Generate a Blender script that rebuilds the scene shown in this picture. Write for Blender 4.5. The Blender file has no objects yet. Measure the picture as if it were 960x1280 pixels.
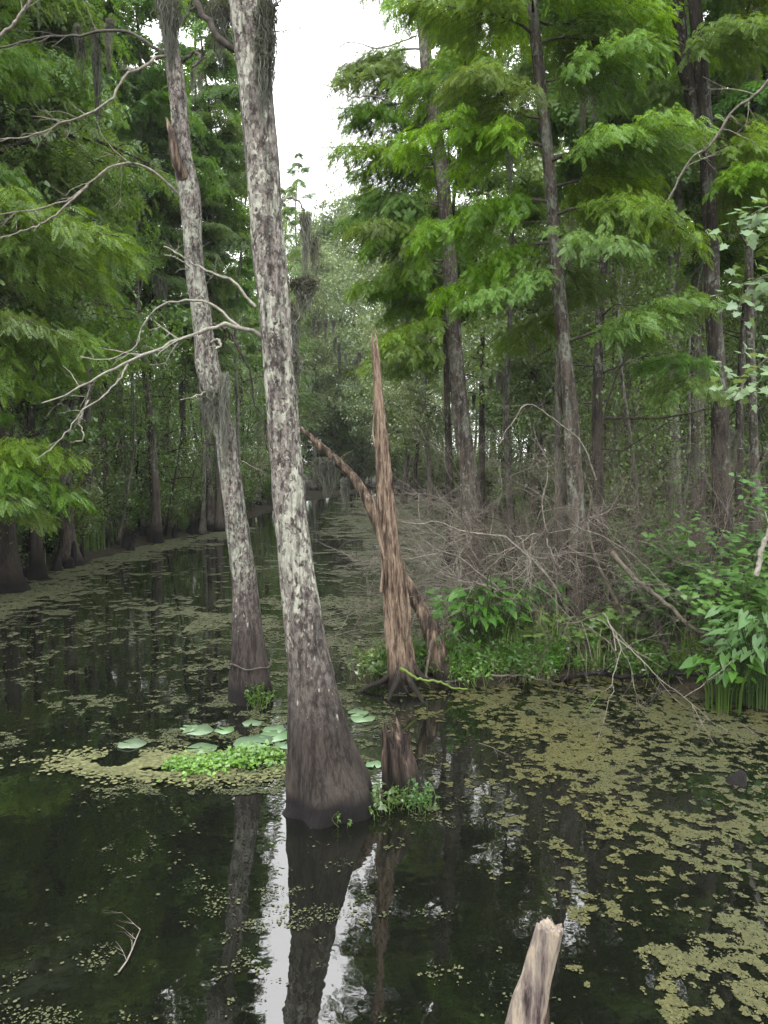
import bpy, math, random
import numpy as np
from mathutils import Vector, Matrix, noise as mnoise

R = math.radians
C = bpy.context.scene.collection
rng = np.random.default_rng(7)
random.seed(7)
PITCH = R(3.7); F = 1000.0; CAMZ = 2.7
cp, sp = math.cos(PITCH), math.sin(PITCH)

def P(px, py, Y):
    xc = (px-480)/F; yc = (640-py)/F
    d = (xc, cp+yc*sp, -sp+yc*cp)
    k = Y/d[1]
    return np.array([d[0]*k, Y, CAMZ+d[2]*k])
def W(px, py, z=0.0):
    xc = (px-480)/F; yc = (640-py)/F
    d = np.array([xc, cp+yc*sp, -sp+yc*cp])
    k = (z-CAMZ)/d[2]
    return np.array([d[0]*k, d[1]*k, z])
def topix(p):
    x, y, z = p[0], p[1], p[2]-CAMZ
    zc = y*cp - z*sp; yc = y*sp + z*cp
    return 480+F*x/zc, 640-F*yc/zc

# ---------------------------------------------------------------- numpy noise
def _hash(ix, iy, seed):
    h = (ix*374761393 + iy*668265263 + seed*144665) & 0xffffffff
    h = ((h ^ (h >> 13))*1274126177) & 0xffffffff
    return ((h ^ (h >> 16)) & 0xffff)/65535.0
def vnoise(x, y, seed=0):
    ix = np.floor(x).astype(np.int64); iy = np.floor(y).astype(np.int64)
    fx = x-ix; fy = y-iy
    fx = fx*fx*(3-2*fx); fy = fy*fy*(3-2*fy)
    a = _hash(ix, iy, seed); b = _hash(ix+1, iy, seed); c = _hash(ix, iy+1, seed); d = _hash(ix+1, iy+1, seed)
    return (a*(1-fx)+b*fx)*(1-fy)+(c*(1-fx)+d*fx)*fy
def fbm(x, y, seed=0, octs=4):
    x = np.asarray(x, float); y = np.asarray(y, float)
    s = 0; a = .5; n = 0
    for i in range(octs):
        s = s+a*vnoise(x*2**i, y*2**i, seed+i*17); n += a; a *= .5
    return s/n

# ---------------------------------------------------------------- mesh building
class Acc:
    def __init__(s): s.v = []; s.f = []; s.n = 0
    def add(s, v, f):
        v = np.asarray(v, float); f = np.asarray(f, int)
        s.v.append(v); s.f.append(f+s.n); s.n += len(v)
    def merge(s, o, M=None, T=None):
        if not o.n: return
        v = np.concatenate(o.v)
        if M is not None: v = v @ M.T
        if T is not None: v = v+T
        base = s.n; s.v.append(v); s.n += len(v)
        for f in o.f: s.f.append(f+base)
    def mesh(s, name, mat, smooth=True):
        me = bpy.data.meshes.new(name)
        V = np.concatenate(s.v) if s.v else np.zeros((0, 3))
        me.vertices.add(len(V)); me.vertices.foreach_set('co', V.astype(np.float32).ravel())
        loops = np.concatenate([f.ravel() for f in s.f]).astype(np.int32)
        sizes = np.concatenate([np.full(len(f), f.shape[1]) for f in s.f]).astype(np.int32)
        starts = np.concatenate([[0], np.cumsum(sizes)[:-1]]).astype(np.int32)
        me.loops.add(len(loops)); me.loops.foreach_set('vertex_index', loops)
        me.polygons.add(len(sizes)); me.polygons.foreach_set('loop_start', starts)
        try: me.polygons.foreach_set('loop_total', sizes)
        except Exception: pass
        if smooth: me.polygons.foreach_set('use_smooth', np.ones(len(sizes), bool))
        me.update(calc_edges=True); me.materials.append(mat)
        return me

def tag(o, label=None, cat=None, group=None, kind=None):
    if label: o['label'] = label
    if cat: o['category'] = cat
    if group: o['group'] = group
    if kind: o['kind'] = kind
    return o
def link(name, me, parent=None, loc=None):
    o = bpy.data.objects.new(name, me); C.objects.link(o)
    if parent: o.parent = parent
    if loc is not None: o.location = loc
    return o
def empty(name, loc=(0, 0, 0), rz=0.0):
    o = bpy.data.objects.new(name, None); C.objects.link(o); o.location = loc; o.rotation_euler = (0, 0, rz)
    o.empty_display_size = .3
    return o
def kids(o): return [c for c in CH.get(o.name, [])]
CH = {}
def reg(parent, child): CH.setdefault(parent.name, []).append(child)
def copy_tree(o, parent=None):
    c = o.copy(); C.objects.link(c)
    if parent: c.parent = parent; reg(parent, c)
    for k in list(CH.get(o.name, [])): copy_tree(k, c)
    return c
def part(name, me, parent, loc=(0, 0, 0)):
    o = link(name, me, parent, loc); reg(parent, o); return o

def spline(pts, n):
    pts = np.asarray(pts, float)
    m = len(pts)
    if m == 2: t = np.linspace(0, 1, n)[:, None]; return pts[0]*(1-t)+pts[1]*t
    d = np.concatenate([[0], np.cumsum(np.maximum(1e-6, np.linalg.norm(np.diff(pts[:, :3], axis=0), axis=1)))])
    u = np.linspace(0, d[-1], n); out = []
    tang = np.gradient(pts, d, axis=0)
    for x in u:
        i = min(max(np.searchsorted(d, x)-1, 0), m-2); h = d[i+1]-d[i]; s = (x-d[i])/h
        out.append((2*s**3-3*s**2+1)*pts[i]+(s**3-2*s**2+s)*h*tang[i]+(-2*s**3+3*s**2)*pts[i+1]+(s**3-s**2)*h*tang[i+1])
    return np.array(out)

def frames(c):
    T = np.gradient(c, axis=0); T /= np.linalg.norm(T, axis=1)[:, None]+1e-9
    ref = np.array([1., 0, 0]) if abs(T[0][0]) < .8 else np.array([0, 1., 0])
    A = []; a = ref-T[0]*ref.dot(T[0]); a /= np.linalg.norm(a)
    for t in T:
        a = a-t*a.dot(t); a /= np.linalg.norm(a)+1e-9; A.append(a.copy())
    A = np.array(A); B = np.cross(T, A)
    return T, A, B

def tube(acc, pts, rad, seg=8, rings=None, flute=None, rough=0., rscale=3., cap=True, seed=0):
    """tube along pts with radii; rough = relative radial noise"""
    pts = np.asarray(pts, float); rad = np.asarray(rad, float)
    if rings is None: c = pts; r = rad
    else:
        q = spline(np.column_stack([pts, rad]), rings); c = q[:, :3]; r = np.maximum(q[:, 3], 1e-4)
    T, A, B = frames(c)
    th = np.linspace(0, 2*math.pi, seg, endpoint=False)
    rr = np.repeat(r[:, None], seg, 1)
    if flute is not None:
        k, amp, dec = flute
        z = c[:, 2]-c[0, 2]
        rr = rr*(1+amp*np.exp(-z/dec)[:, None]*(np.cos(k*th+seed)+.4*np.cos((k+2)*th+2.1*seed))[None, :])
    if rough:
        N = np.zeros_like(rr)
        for i in range(len(c)):
            for j in range(seg):
                N[i, j] = mnoise.noise(Vector((math.cos(th[j])*1.3+seed*3.7, math.sin(th[j])*1.3, c[i, 2]*rscale))) + .5*mnoise.noise(Vector((math.cos(th[j])*4+seed, math.sin(th[j])*4, c[i, 2]*rscale*3)))
        rr = rr*(1+rough*N)
    V = c[:, None, :]+rr[:, :, None]*(np.cos(th)[None, :, None]*A[:, None, :]+np.sin(th)[None, :, None]*B[:, None, :])
    n = len(c); idx = np.arange(n*seg).reshape(n, seg)
    Fq = np.stack([idx[:-1], np.roll(idx[:-1], -1, 1), np.roll(idx[1:], -1, 1), idx[1:]], -1).reshape(-1, 4)
    base = acc.n
    acc.add(V.reshape(-1, 3), Fq)
    if cap:
        cc = c[-1][None]+T[-1][None]*r[-1]*.3
        i0 = acc.n; acc.v.append(cc); acc.n += 1
        ring = base+idx[-1]
        acc.f.append(np.stack([ring, np.roll(ring, -1), np.full(seg, i0)], -1))

def inst(acc, tv, tf, M, T):
    """template verts tv, faces tf; M (N,3,3) columns = axes; T (N,3)"""
    N = len(T)
    if N == 0: return
    V = np.einsum('nij,kj->nki', M, tv)+T[:, None, :]
    Fi = (tf[None]+(np.arange(N)*len(tv))[:, None, None]).reshape(-1, tf.shape[1])
    acc.add(V.reshape(-1, 3), Fi)

def norm(v): return v/(np.linalg.norm(v, axis=-1, keepdims=True)+1e-9)
def frame_from(x, up):
    x = norm(x); y = norm(np.cross(up, x)); z = np.cross(x, y)
    return np.stack([x, y, z], -1)
def rotz(a):
    c, s = math.cos(a), math.sin(a); return np.array([[c, -s, 0], [s, c, 0], [0, 0, 1.]])
def roty(a):
    c, s = math.cos(a), math.sin(a); return np.array([[c, 0, s], [0, 1, 0], [-s, 0, c]])
def rotx(a):
    c, s = math.cos(a), math.sin(a); return np.array([[1, 0, 0], [0, c, -s], [0, s, c]])

# ---------------------------------------------------------------- materials
def newmat(name):
    m = bpy.data.materials.new(name); m.use_nodes = True; nt = m.node_tree; nt.nodes.clear()
    out = nt.nodes.new('ShaderNodeOutputMaterial'); return m, nt, out
def node(nt, t, **kw):
    n = nt.nodes.new(t)
    for k, v in kw.items():
        if k.startswith('i_'): n.inputs[int(k[2:])].default_value = v
        else: setattr(n, k, v)
    return n
def ramp(nt, src, stops, interp='LINEAR'):
    r = nt.nodes.new('ShaderNodeValToRGB'); r.color_ramp.interpolation = interp
    e = r.color_ramp.elements
    while len(e) < len(stops): e.new(.5)
    for el, (p, c) in zip(e, stops):
        el.position = p; el.color = (c, c, c, 1) if isinstance(c, (int, float)) else (*c, 1)
    nt.links.new(src, r.inputs[0]); return r.outputs[0]
def mixc(nt, fac, a, b, mode='MIX'):
    m = nt.nodes.new('ShaderNodeMix'); m.data_type = 'RGBA'; m.blend_type = mode
    for s, v in ((0, fac), (6, a), (7, b)):
        if hasattr(v, 'is_linked') or hasattr(v, 'links'): nt.links.new(v, m.inputs[s])
        elif isinstance(v, (int, float)): m.inputs[s].default_value = v
        else: m.inputs[s].default_value = (*v, 1)
    return m.outputs[2]
def math_(nt, op, a, b=None, clamp=False):
    m = nt.nodes.new('ShaderNodeMath'); m.operation = op; m.use_clamp = clamp
    for s, v in ((0, a), (1, b)):
        if v is None: continue
        if isinstance(v, (int, float)): m.inputs[s].default_value = v
        else: nt.links.new(v, m.inputs[s])
    return m.outputs[0]
def noise_(nt, vec, scale, detail=4, rough=.55, dist=0.):
    n = nt.nodes.new('ShaderNodeTexNoise'); n.inputs['Scale'].default_value = scale; n.inputs['Detail'].default_value = detail
    n.inputs['Roughness'].default_value = rough; n.inputs['Distortion'].default_value = dist
    if vec: nt.links.new(vec, n.inputs['Vector'])
    return n.outputs[0]
def mapping(nt, vec, scale):
    m = nt.nodes.new('ShaderNodeMapping'); m.inputs['Scale'].default_value = scale; nt.links.new(vec, m.inputs['Vector']); return m.outputs[0]
def pbsdf(nt, out, col, rough=.8, bump=None, bstr=.4, bdist=.01, spec=.3):
    b = nt.nodes.new('ShaderNodeBsdfPrincipled')
    if hasattr(col, 'links'): nt.links.new(col, b.inputs['Base Color'])
    else: b.inputs['Base Color'].default_value = (*col, 1)
    if hasattr(rough, 'links'): nt.links.new(rough, b.inputs['Roughness'])
    else: b.inputs['Roughness'].default_value = rough
    b.inputs['Specular IOR Level'].default_value = spec
    if bump is not None:
        bp = nt.nodes.new('ShaderNodeBump'); bp.inputs['Strength'].default_value = bstr; bp.inputs['Distance'].default_value = bdist
        nt.links.new(bump, bp.inputs['Height']); nt.links.new(bp.outputs[0], b.inputs['Normal'])
    nt.links.new(b.outputs[0], out.inputs[0]); return b

def mrz(nt, z, a, b, c=0., d=1.):
    m_ = nt.nodes.new('ShaderNodeMapRange'); nt.links.new(z, m_.inputs[0])
    for k_, v_ in enumerate((a, b, c, d)): m_.inputs[k_+1].default_value = v_
    return m_.outputs[0]
def bark_mat(name, dark, mid, lichen, cover, zlo, zhi, scale=9., cover_top=None, moss=None, wet=.12, ztop=8.):
    """bark with pale lichen patches between heights zlo..zhi (fades in), dark wet base"""
    m, nt, out = newmat(name)
    tc = nt.nodes.new('ShaderNodeTexCoord'); ob = tc.outputs['Object']
    sep = nt.nodes.new('ShaderNodeSeparateXYZ'); nt.links.new(ob, sep.inputs[0]); z = sep.outputs[2]
    oi = nt.nodes.new('ShaderNodeObjectInfo')
    # per tree offset
    comb = nt.nodes.new('ShaderNodeVectorMath'); comb.operation = 'ADD'
    nt.links.new(ob, comb.inputs[0])
    vm = nt.nodes.new('ShaderNodeVectorMath'); vm.operation = 'SCALE'; vm.inputs[0].default_value = (13, 7, 5); nt.links.new(oi.outputs['Random'], vm.inputs['Scale'])
    nt.links.new(vm.outputs[0], comb.inputs[1]); v = comb.outputs[0]
    vst = mapping(nt, v, (1, 1, .16))
    vs2 = mapping(nt, v, (1, 1, .55))
    fib = noise_(nt, vst, scale*4.5, 6, .65)
    big = noise_(nt, vs2, scale*.35, 3, .5)
    col = mixc(nt, ramp(nt, fib, [(.42, 0.), (.58, 1.)]), dark, mid)
    col = mixc(nt, ramp(nt, big, [(.42, 0.), (.62, .6)]), col, tuple(c*1.6 for c in mid))
    lz = noise_(nt, vs2, scale, 5, .68, .6)
    lz2 = noise_(nt, vs2, scale*3.2, 4, .6, .3)
    lsum = math_(nt, 'ADD', math_(nt, 'MULTIPLY', lz, .55), math_(nt, 'MULTIPLY', lz2, .45))
    mr = nt.nodes.new('ShaderNodeMapRange'); mr.inputs[1].default_value = zlo; mr.inputs[2].default_value = zhi
    mr.inputs[3].default_value = -.22; mr.inputs[4].default_value = 0.; nt.links.new(z, mr.inputs[0])
    off = mr.outputs[0]
    if cover_top is not None:
        m2 = nt.nodes.new('ShaderNodeMapRange'); m2.inputs[1].default_value = ztop*.62; m2.inputs[2].default_value = ztop
        m2.inputs[3].default_value = 0.; m2.inputs[4].default_value = cover_top; nt.links.new(z, m2.inputs[0])
        off = math_(nt, 'ADD', off, m2.outputs[0])
    off = math_(nt, 'ADD', off, math_(nt, 'MULTIPLY', math_(nt, 'SUBTRACT', big, .5), .22))
    lm = math_(nt, 'ADD', lsum, off)
    th = 1-cover
    lmask = ramp(nt, lm, [(max(.01, th-.012), 0.), (th+.045, 1.)])
    lcol = mixc(nt, ramp(nt, noise_(nt, v, scale*1.7, 3), [(.38, 0.), (.62, 1.)]), lichen, tuple(c*.62 for c in lichen))
    lcol = mixc(nt, ramp(nt, noise_(nt, v, scale*9, 3), [(.35, .0), (.7, .35)]), lcol, tuple(c*.45 for c in lichen))
    if moss is not None:
        lcol = mixc(nt, ramp(nt, noise_(nt, v, scale*.8, 2), [(.5, 0.), (.6, .8)]), lcol, moss)
    if name.startswith('bark_lichen'):
        col = mixc(nt, ramp(nt, mrz(nt, z, zlo-.25, zhi), [(0., 0.), (1., 1.)]), col, mixc(nt, ramp(nt, noise_(nt, vs2, scale*2.4, 5, .7), [(.42, 0.), (.58, 1.)]), (.04, .032, .028), (.19, .168, .15)))
        drip = ramp(nt, math_(nt, 'ADD', noise_(nt, mapping(nt, v, (1, 1, .35)), scale*2.2, 3, .6), mrz(nt, z, 0.45, zlo, -.14, 0.)), [(.64, 0.), (.67, .8)])
        col = mixc(nt, drip, col, (.3, .28, .24))
    col = mixc(nt, lmask, col, lcol)
    wz = nt.nodes.new('ShaderNodeMapRange'); wz.inputs[1].default_value = wet*.7; wz.inputs[2].default_value = wet*1.6
    wz.inputs[3].default_value = 1; wz.inputs[4].default_value = 0
    nt.links.new(math_(nt, 'ADD', z, math_(nt, 'MULTIPLY', big, -.08)), wz.inputs[0])
    col = mixc(nt, wz.outputs[0], col, (.006, .005, .005))
    h = math_(nt, 'ADD', fib, math_(nt, 'MULTIPLY', lmask, .35))
    st_ = noise_(nt, mapping(nt, v, (1, 1, .1)), scale*1.6, 4, .6)
    col = mixc(nt, ramp(nt, st_, [(.5, 0.), (.62, .6)]), col, tuple(c*.45 for c in dark))
    pbsdf(nt, out, col, .85, h, 1., .03, .2)
    return m

def leaf_mat(name, c1, c2, trans=.45, gloss=.025, rough=.5, hue=.0, sat_var=.15):
    m, nt, out = newmat(name)
    g = nt.nodes.new('ShaderNodeNewGeometry'); oi = nt.nodes.new('ShaderNodeObjectInfo')
    tc = nt.nodes.new('ShaderNodeTexCoord')
    col = mixc(nt, g.outputs['Random Per Island'], c1, c2)
    cl = noise_(nt, tc.outputs['Object'], 1.1, 2)
    col = mixc(nt, ramp(nt, cl, [(.35, .55), (.65, 0.)]), col, tuple(c*.62 for c in c1))
    hs = nt.nodes.new('ShaderNodeHueSaturation')
    mr = nt.nodes.new('ShaderNodeMapRange'); mr.inputs[3].default_value = .487; mr.inputs[4].default_value = .515; nt.links.new(oi.outputs['Random'], mr.inputs[0])
    nt.links.new(mr.outputs[0], hs.inputs['Hue'])
    mr2 = nt.nodes.new('ShaderNodeMapRange'); mr2.inputs[3].default_value = 1-sat_var; mr2.inputs[4].default_value = 1.1
    nt.links.new(math_(nt, 'FRACT', math_(nt, 'MULTIPLY', oi.outputs['Random'], 7.31)), mr2.inputs[0]); nt.links.new(mr2.outputs[0], hs.inputs['Saturation'])
    mr3 = nt.nodes.new('ShaderNodeMapRange'); mr3.inputs[3].default_value = .75; mr3.inputs[4].default_value = 1.2
    nt.links.new(math_(nt, 'FRACT', math_(nt, 'MULTIPLY', oi.outputs['Random'], 3.77)), mr3.inputs[0]); nt.links.new(mr3.outputs[0], hs.inputs['Value'])
    nt.links.new(col, hs.inputs['Color']); col = hs.outputs[0]
    d = nt.nodes.new('ShaderNodeBsdfDiffuse'); t = nt.nodes.new('ShaderNodeBsdfTranslucent'); gl = nt.nodes.new('ShaderNodeBsdfGlossy')
    gl.inputs['Roughness'].default_value = rough; gl.inputs['Color'].default_value = (.9, .95, 1, 1)
    nt.links.new(col, d.inputs[0])
    tcol = mixc(nt, 1., col, (1.25, 1.15, .55), 'MULTIPLY'); nt.links.new(tcol, t.inputs[0])
    mx = nt.nodes.new('ShaderNodeMixShader'); mx.inputs[0].default_value = trans
    nt.links.new(d.outputs[0], mx.inputs[1]); nt.links.new(t.outputs[0], mx.inputs[2])
    m2 = nt.nodes.new('ShaderNodeMixShader'); m2.inputs[0].default_value = gloss
    nt.links.new(mx.outputs[0], m2.inputs[1]); nt.links.new(gl.outputs[0], m2.inputs[2])
    nt.links.new(m2.outputs[0], out.inputs[0])
    return m

def simple_mat(name, c1, c2, scale=10, rough=.85, stretch=(1, 1, 1), bstr=.5, bdist=.01, spec=.2, lo=.35, hi=.65):
    m, nt, out = newmat(name)
    tc = nt.nodes.new('ShaderNodeTexCoord')
    v = mapping(nt, tc.outputs['Object'], stretch)
    n = noise_(nt, v, scale, 6, .65)
    col = mixc(nt, ramp(nt, n, [(lo, 0.), (hi, 1.)]), c1, c2)
    pbsdf(nt, out, col, rough, n, bstr, bdist, spec)
    return m

M = {}
M['hero'] = bark_mat('bark_lichen', (.011, .009, .0075), (.038, .031, .026), (.39, .39, .32), .515, .8, 1.6, 11, cover_top=-.06, wet=.1, ztop=6.4)
M['second'] = bark_mat('bark_lichen_grey', (.012, .009, .008), (.042, .034, .03), (.32, .33, .27), .51, .9, 1.5, 12, cover_top=-.06, wet=.14, ztop=7.5)
M['bark'] = bark_mat('bark_grey', (.028, .022, .018), (.08, .066, .054), (.20, .21, .17), .49, .3, 2.2, 7, wet=.3)
M['bark_dark'] = bark_mat('bark_dark', (.014, .011, .009), (.04, .033, .026), (.15, .16, .13), .46, .8, 3, 8, wet=.5)
M['bark_pale'] = bark_mat('bark_pale', (.05, .042, .036), (.12, .104, .09), (.24, .24, .20), .52, .3, 2, 8, wet=.2)
M['twig'] = simple_mat('dead_twig', (.085, .073, .06), (.21, .19, .16), 20)
M['twig_pale'] = simple_mat('pale_twig', (.10, .092, .075), (.24, .23, .19), 25)
M['twig_dark'] = simple_mat('dark_twig', (.03, .026, .022), (.075, .065, .055), 20)
M['twig_brown'] = simple_mat('brown_twig', (.034, .028, .021), (.10, .088, .066), 20)
M['cyp_bright'] = leaf_mat('cypress_foliage_bright', (.08, .18, .014), (.25, .41, .03), .5)
M['cyp'] = leaf_mat('cypress_foliage', (.07, .155, .022), (.19, .31, .05), .5)
M['cyp_far'] = leaf_mat('cypress_foliage_deep', (.09, .175, .045), (.15, .26, .065), .5)
M['broad'] = leaf_mat('broad_foliage', (.10, .18, .04), (.20, .31, .08), .35, .05, .35)
M['grey_leaf'] = leaf_mat('greyish_foliage', (.13, .19, .08), (.25, .33, .16), .35, .05, .35)
M['maple'] = leaf_mat('lobed_foliage', (.06, .145, .03), (.115, .225, .06), .4, .015, .4)
M['maple_pale'] = leaf_mat('pale_lobed_foliage', (.11, .2, .075), (.18, .29, .13), .4, .03, .4)
M['arum'] = leaf_mat('glossy_foliage', (.045, .115, .015), (.09, .19, .025), .4, .02, .4)
M['pennywort'] = leaf_mat('floating_leaf', (.06, .145, .02), (.14, .26, .045), .3, .05, .35)
M['lily'] = leaf_mat('pad_green', (.085, .15, .07), (.14, .22, .11), .1, .05, .4)
M['grass'] = leaf_mat('blade_green', (.09, .16, .03), (.2, .3, .06), .35)
M['stalk'] = leaf_mat('plant_stalk', (.035, .07, .015), (.07, .12, .03), .2, .01)
M['moss'] = leaf_mat('hanging_moss', (.10, .105, .088), (.21, .215, .185), .3, .0)
M['moss_dark'] = leaf_mat('hanging_moss_dark', (.07, .075, .065), (.13, .14, .12), .3, .0)

# rotten wood
def wood_mat(name, stops, scale, bd=.02):
    m, nt, out = newmat(name)
    tc = nt.nodes.new('ShaderNodeTexCoord'); ob = tc.outputs['Object']
    v = mapping(nt, ob, (1, 1, .09)); v2 = mapping(nt, ob, (1, 1, .3))
    a = noise_(nt, v, scale, 7, .7, .2); b = noise_(nt, v2, scale*.4, 4, .6)
    s = math_(nt, 'ADD', math_(nt, 'MULTIPLY', a, .6), math_(nt, 'MULTIPLY', b, .4))
    col = ramp(nt, s, stops)
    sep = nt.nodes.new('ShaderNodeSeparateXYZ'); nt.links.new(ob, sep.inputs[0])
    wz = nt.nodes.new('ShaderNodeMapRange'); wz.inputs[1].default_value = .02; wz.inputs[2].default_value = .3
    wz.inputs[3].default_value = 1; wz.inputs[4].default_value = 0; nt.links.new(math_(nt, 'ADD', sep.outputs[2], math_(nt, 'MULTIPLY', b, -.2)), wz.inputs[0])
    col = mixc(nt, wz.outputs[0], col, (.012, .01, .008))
    pbsdf(nt, out, col, .85, a, 1., bd, .2); return m
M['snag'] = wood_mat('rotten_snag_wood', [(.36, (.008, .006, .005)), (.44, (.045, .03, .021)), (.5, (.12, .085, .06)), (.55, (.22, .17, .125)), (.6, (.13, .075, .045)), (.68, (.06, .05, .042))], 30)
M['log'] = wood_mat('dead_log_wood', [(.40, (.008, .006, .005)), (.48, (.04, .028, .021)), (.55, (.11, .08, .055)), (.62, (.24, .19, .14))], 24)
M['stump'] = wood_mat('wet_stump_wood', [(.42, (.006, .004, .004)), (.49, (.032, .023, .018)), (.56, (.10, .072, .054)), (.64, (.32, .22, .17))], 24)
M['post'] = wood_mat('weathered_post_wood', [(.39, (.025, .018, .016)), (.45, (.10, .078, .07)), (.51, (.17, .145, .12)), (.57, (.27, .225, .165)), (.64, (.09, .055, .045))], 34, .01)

# ---------------------------------------------------------------- terrain
SL = np.array([(-9.5, -40), (-9, 4), (-8.3, 12), (-7.9, 16), (-8.1, 21.5), (-7.5, 27), (-6.4, 31), (-6.2, 42), (-5.3, 54), (-3.4, 63), (-1.0, 71)])
def left_x(y): return np.interp(y, SL[:, 1], SL[:, 0])
SR = np.array([(6.2, -40), (5.2, 4), (4.4, 7.5), (3.9, 8.7), (3.0, 9.6), (3.2, 10.2), (3.4, 13), (4.2, 17), (5.0, 24), (5.0, 34), (4.2, 46), (2.6, 58), (.4, 71)])
def right_x(y): return np.interp(y, SR[:, 1], SR[:, 0])
def ground_h(x, y):
    x = np.asarray(x, float); y = np.asarray(y, float)
    wob = (fbm(x*.6, y*.6, 3)-.5)*1.2
    dl = left_x(y)-x+wob; dr = x-right_x(y)+wob*.7
    df = (y-68)*.5+wob
    # spit that carries the broken snag
    ex = (x-2.05)/2.0; ey = (y-11.2-.25*(x-2))/1.55
    di = (1-np.sqrt(ex**2+ey**2))*1.3+wob*.35
    d2 = (1-np.sqrt(((x-.95)/1.3)**2+((y-10.0-.1*(x-.9))/.62)**2))*.6+wob*.12
    d = np.maximum(np.maximum(np.maximum(dl, dr), np.maximum(df, di)), d2)
    h = np.clip(d, -1.2, 1.0)
    h = np.where(h > 0, .02+.2*np.clip(h, 0, 1)**.7, h*.5)
    h += np.where(d > -.3, (fbm(x*2.2, y*2.2, 9)-.5)*.10, 0)
    return h
def gh(x, y): return float(ground_h(np.array([x]), np.array([y]))[0])

def build_setting():
    ys = np.concatenate([np.linspace(-60, 2, 12), np.linspace(3, 30, 180), np.linspace(30.5, 110, 110), np.linspace(115, 700, 24)])
    xs = np.concatenate([np.linspace(-500, -32, 14), np.linspace(-30, -11, 40), np.linspace(-10.8, 10.8, 170), np.linspace(11, 30, 40), np.linspace(32, 500, 14)])
    X, Y = np.meshgrid(xs, ys); Z = ground_h(X, Y)
    n, mth = X.shape; idx = np.arange(n*mth).reshape(n, mth)
    Fq = np.stack([idx[:-1, :-1], idx[:-1, 1:], idx[1:, 1:], idx[1:, :-1]], -1).reshape(-1, 4)
    a = Acc(); a.add(np.stack([X, Y, Z], -1).reshape(-1, 3), Fq)
    m, nt, out = newmat('swamp_mud')
    tc = nt.nodes.new('ShaderNodeTexCoord'); v = tc.outputs['Object']
    n1 = noise_(nt, v, 3.2, 6, .7); n2 = noise_(nt, v, 26, 5, .7)
    col = mixc(nt, ramp(nt, n1, [(.38, 0.), (.6, 1.)]), (.008, .0065, .004), (.022, .02, .010))
    col = mixc(nt, ramp(nt, n2, [(.56, 0.), (.64, .7)]), col, (.045, .034, .02))
    pbsdf(nt, out, col, .85, n2, .9, .03, .15)
    g = link('ground', a.mesh('ground', m)); tag(g, 'dark muddy swamp banks with leaf litter along the channel', None, None, 'structure')
    # water
    a = Acc(); a.add([(-500, -60, 0), (500, -60, 0), (500, 700, 0), (-500, 700, 0)], [(0, 1, 2, 3)])
    m, nt, out = newmat('swamp_water')
    tc = nt.nodes.new('ShaderNodeTexCoord'); v = tc.outputs['Object']
    rip = noise_(nt, mapping(nt, v, (1, 1, 1)), 2.2, 3, .5); rip2 = noise_(nt, v, 9, 2, .5)
    film = math_(nt, 'ADD', math_(nt, 'MULTIPLY', noise_(nt, v, .9, 3, .5), .45), math_(nt, 'MULTIPLY', noise_(nt, v, 14, 6, .8), .55))
    fm = ramp(nt, film, [(.53, 0.), (.64, .16)])
    col = mixc(nt, fm, (.003, .0035, .0025), (.035, .04, .03))
    b = pbsdf(nt, out, col, ramp(nt, fm, [(0., .012), (.6, .12)]), math_(nt, 'ADD', rip, math_(nt, 'MULTIPLY', rip2, .2)), .045, .06, .5)
    b.inputs['IOR'].default_value = 1.85
    w = link('water', a.mesh('water', m, False)); tag(w, 'still black swamp water mirroring trees and sky', None, None, 'structure')
build_setting()

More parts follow.
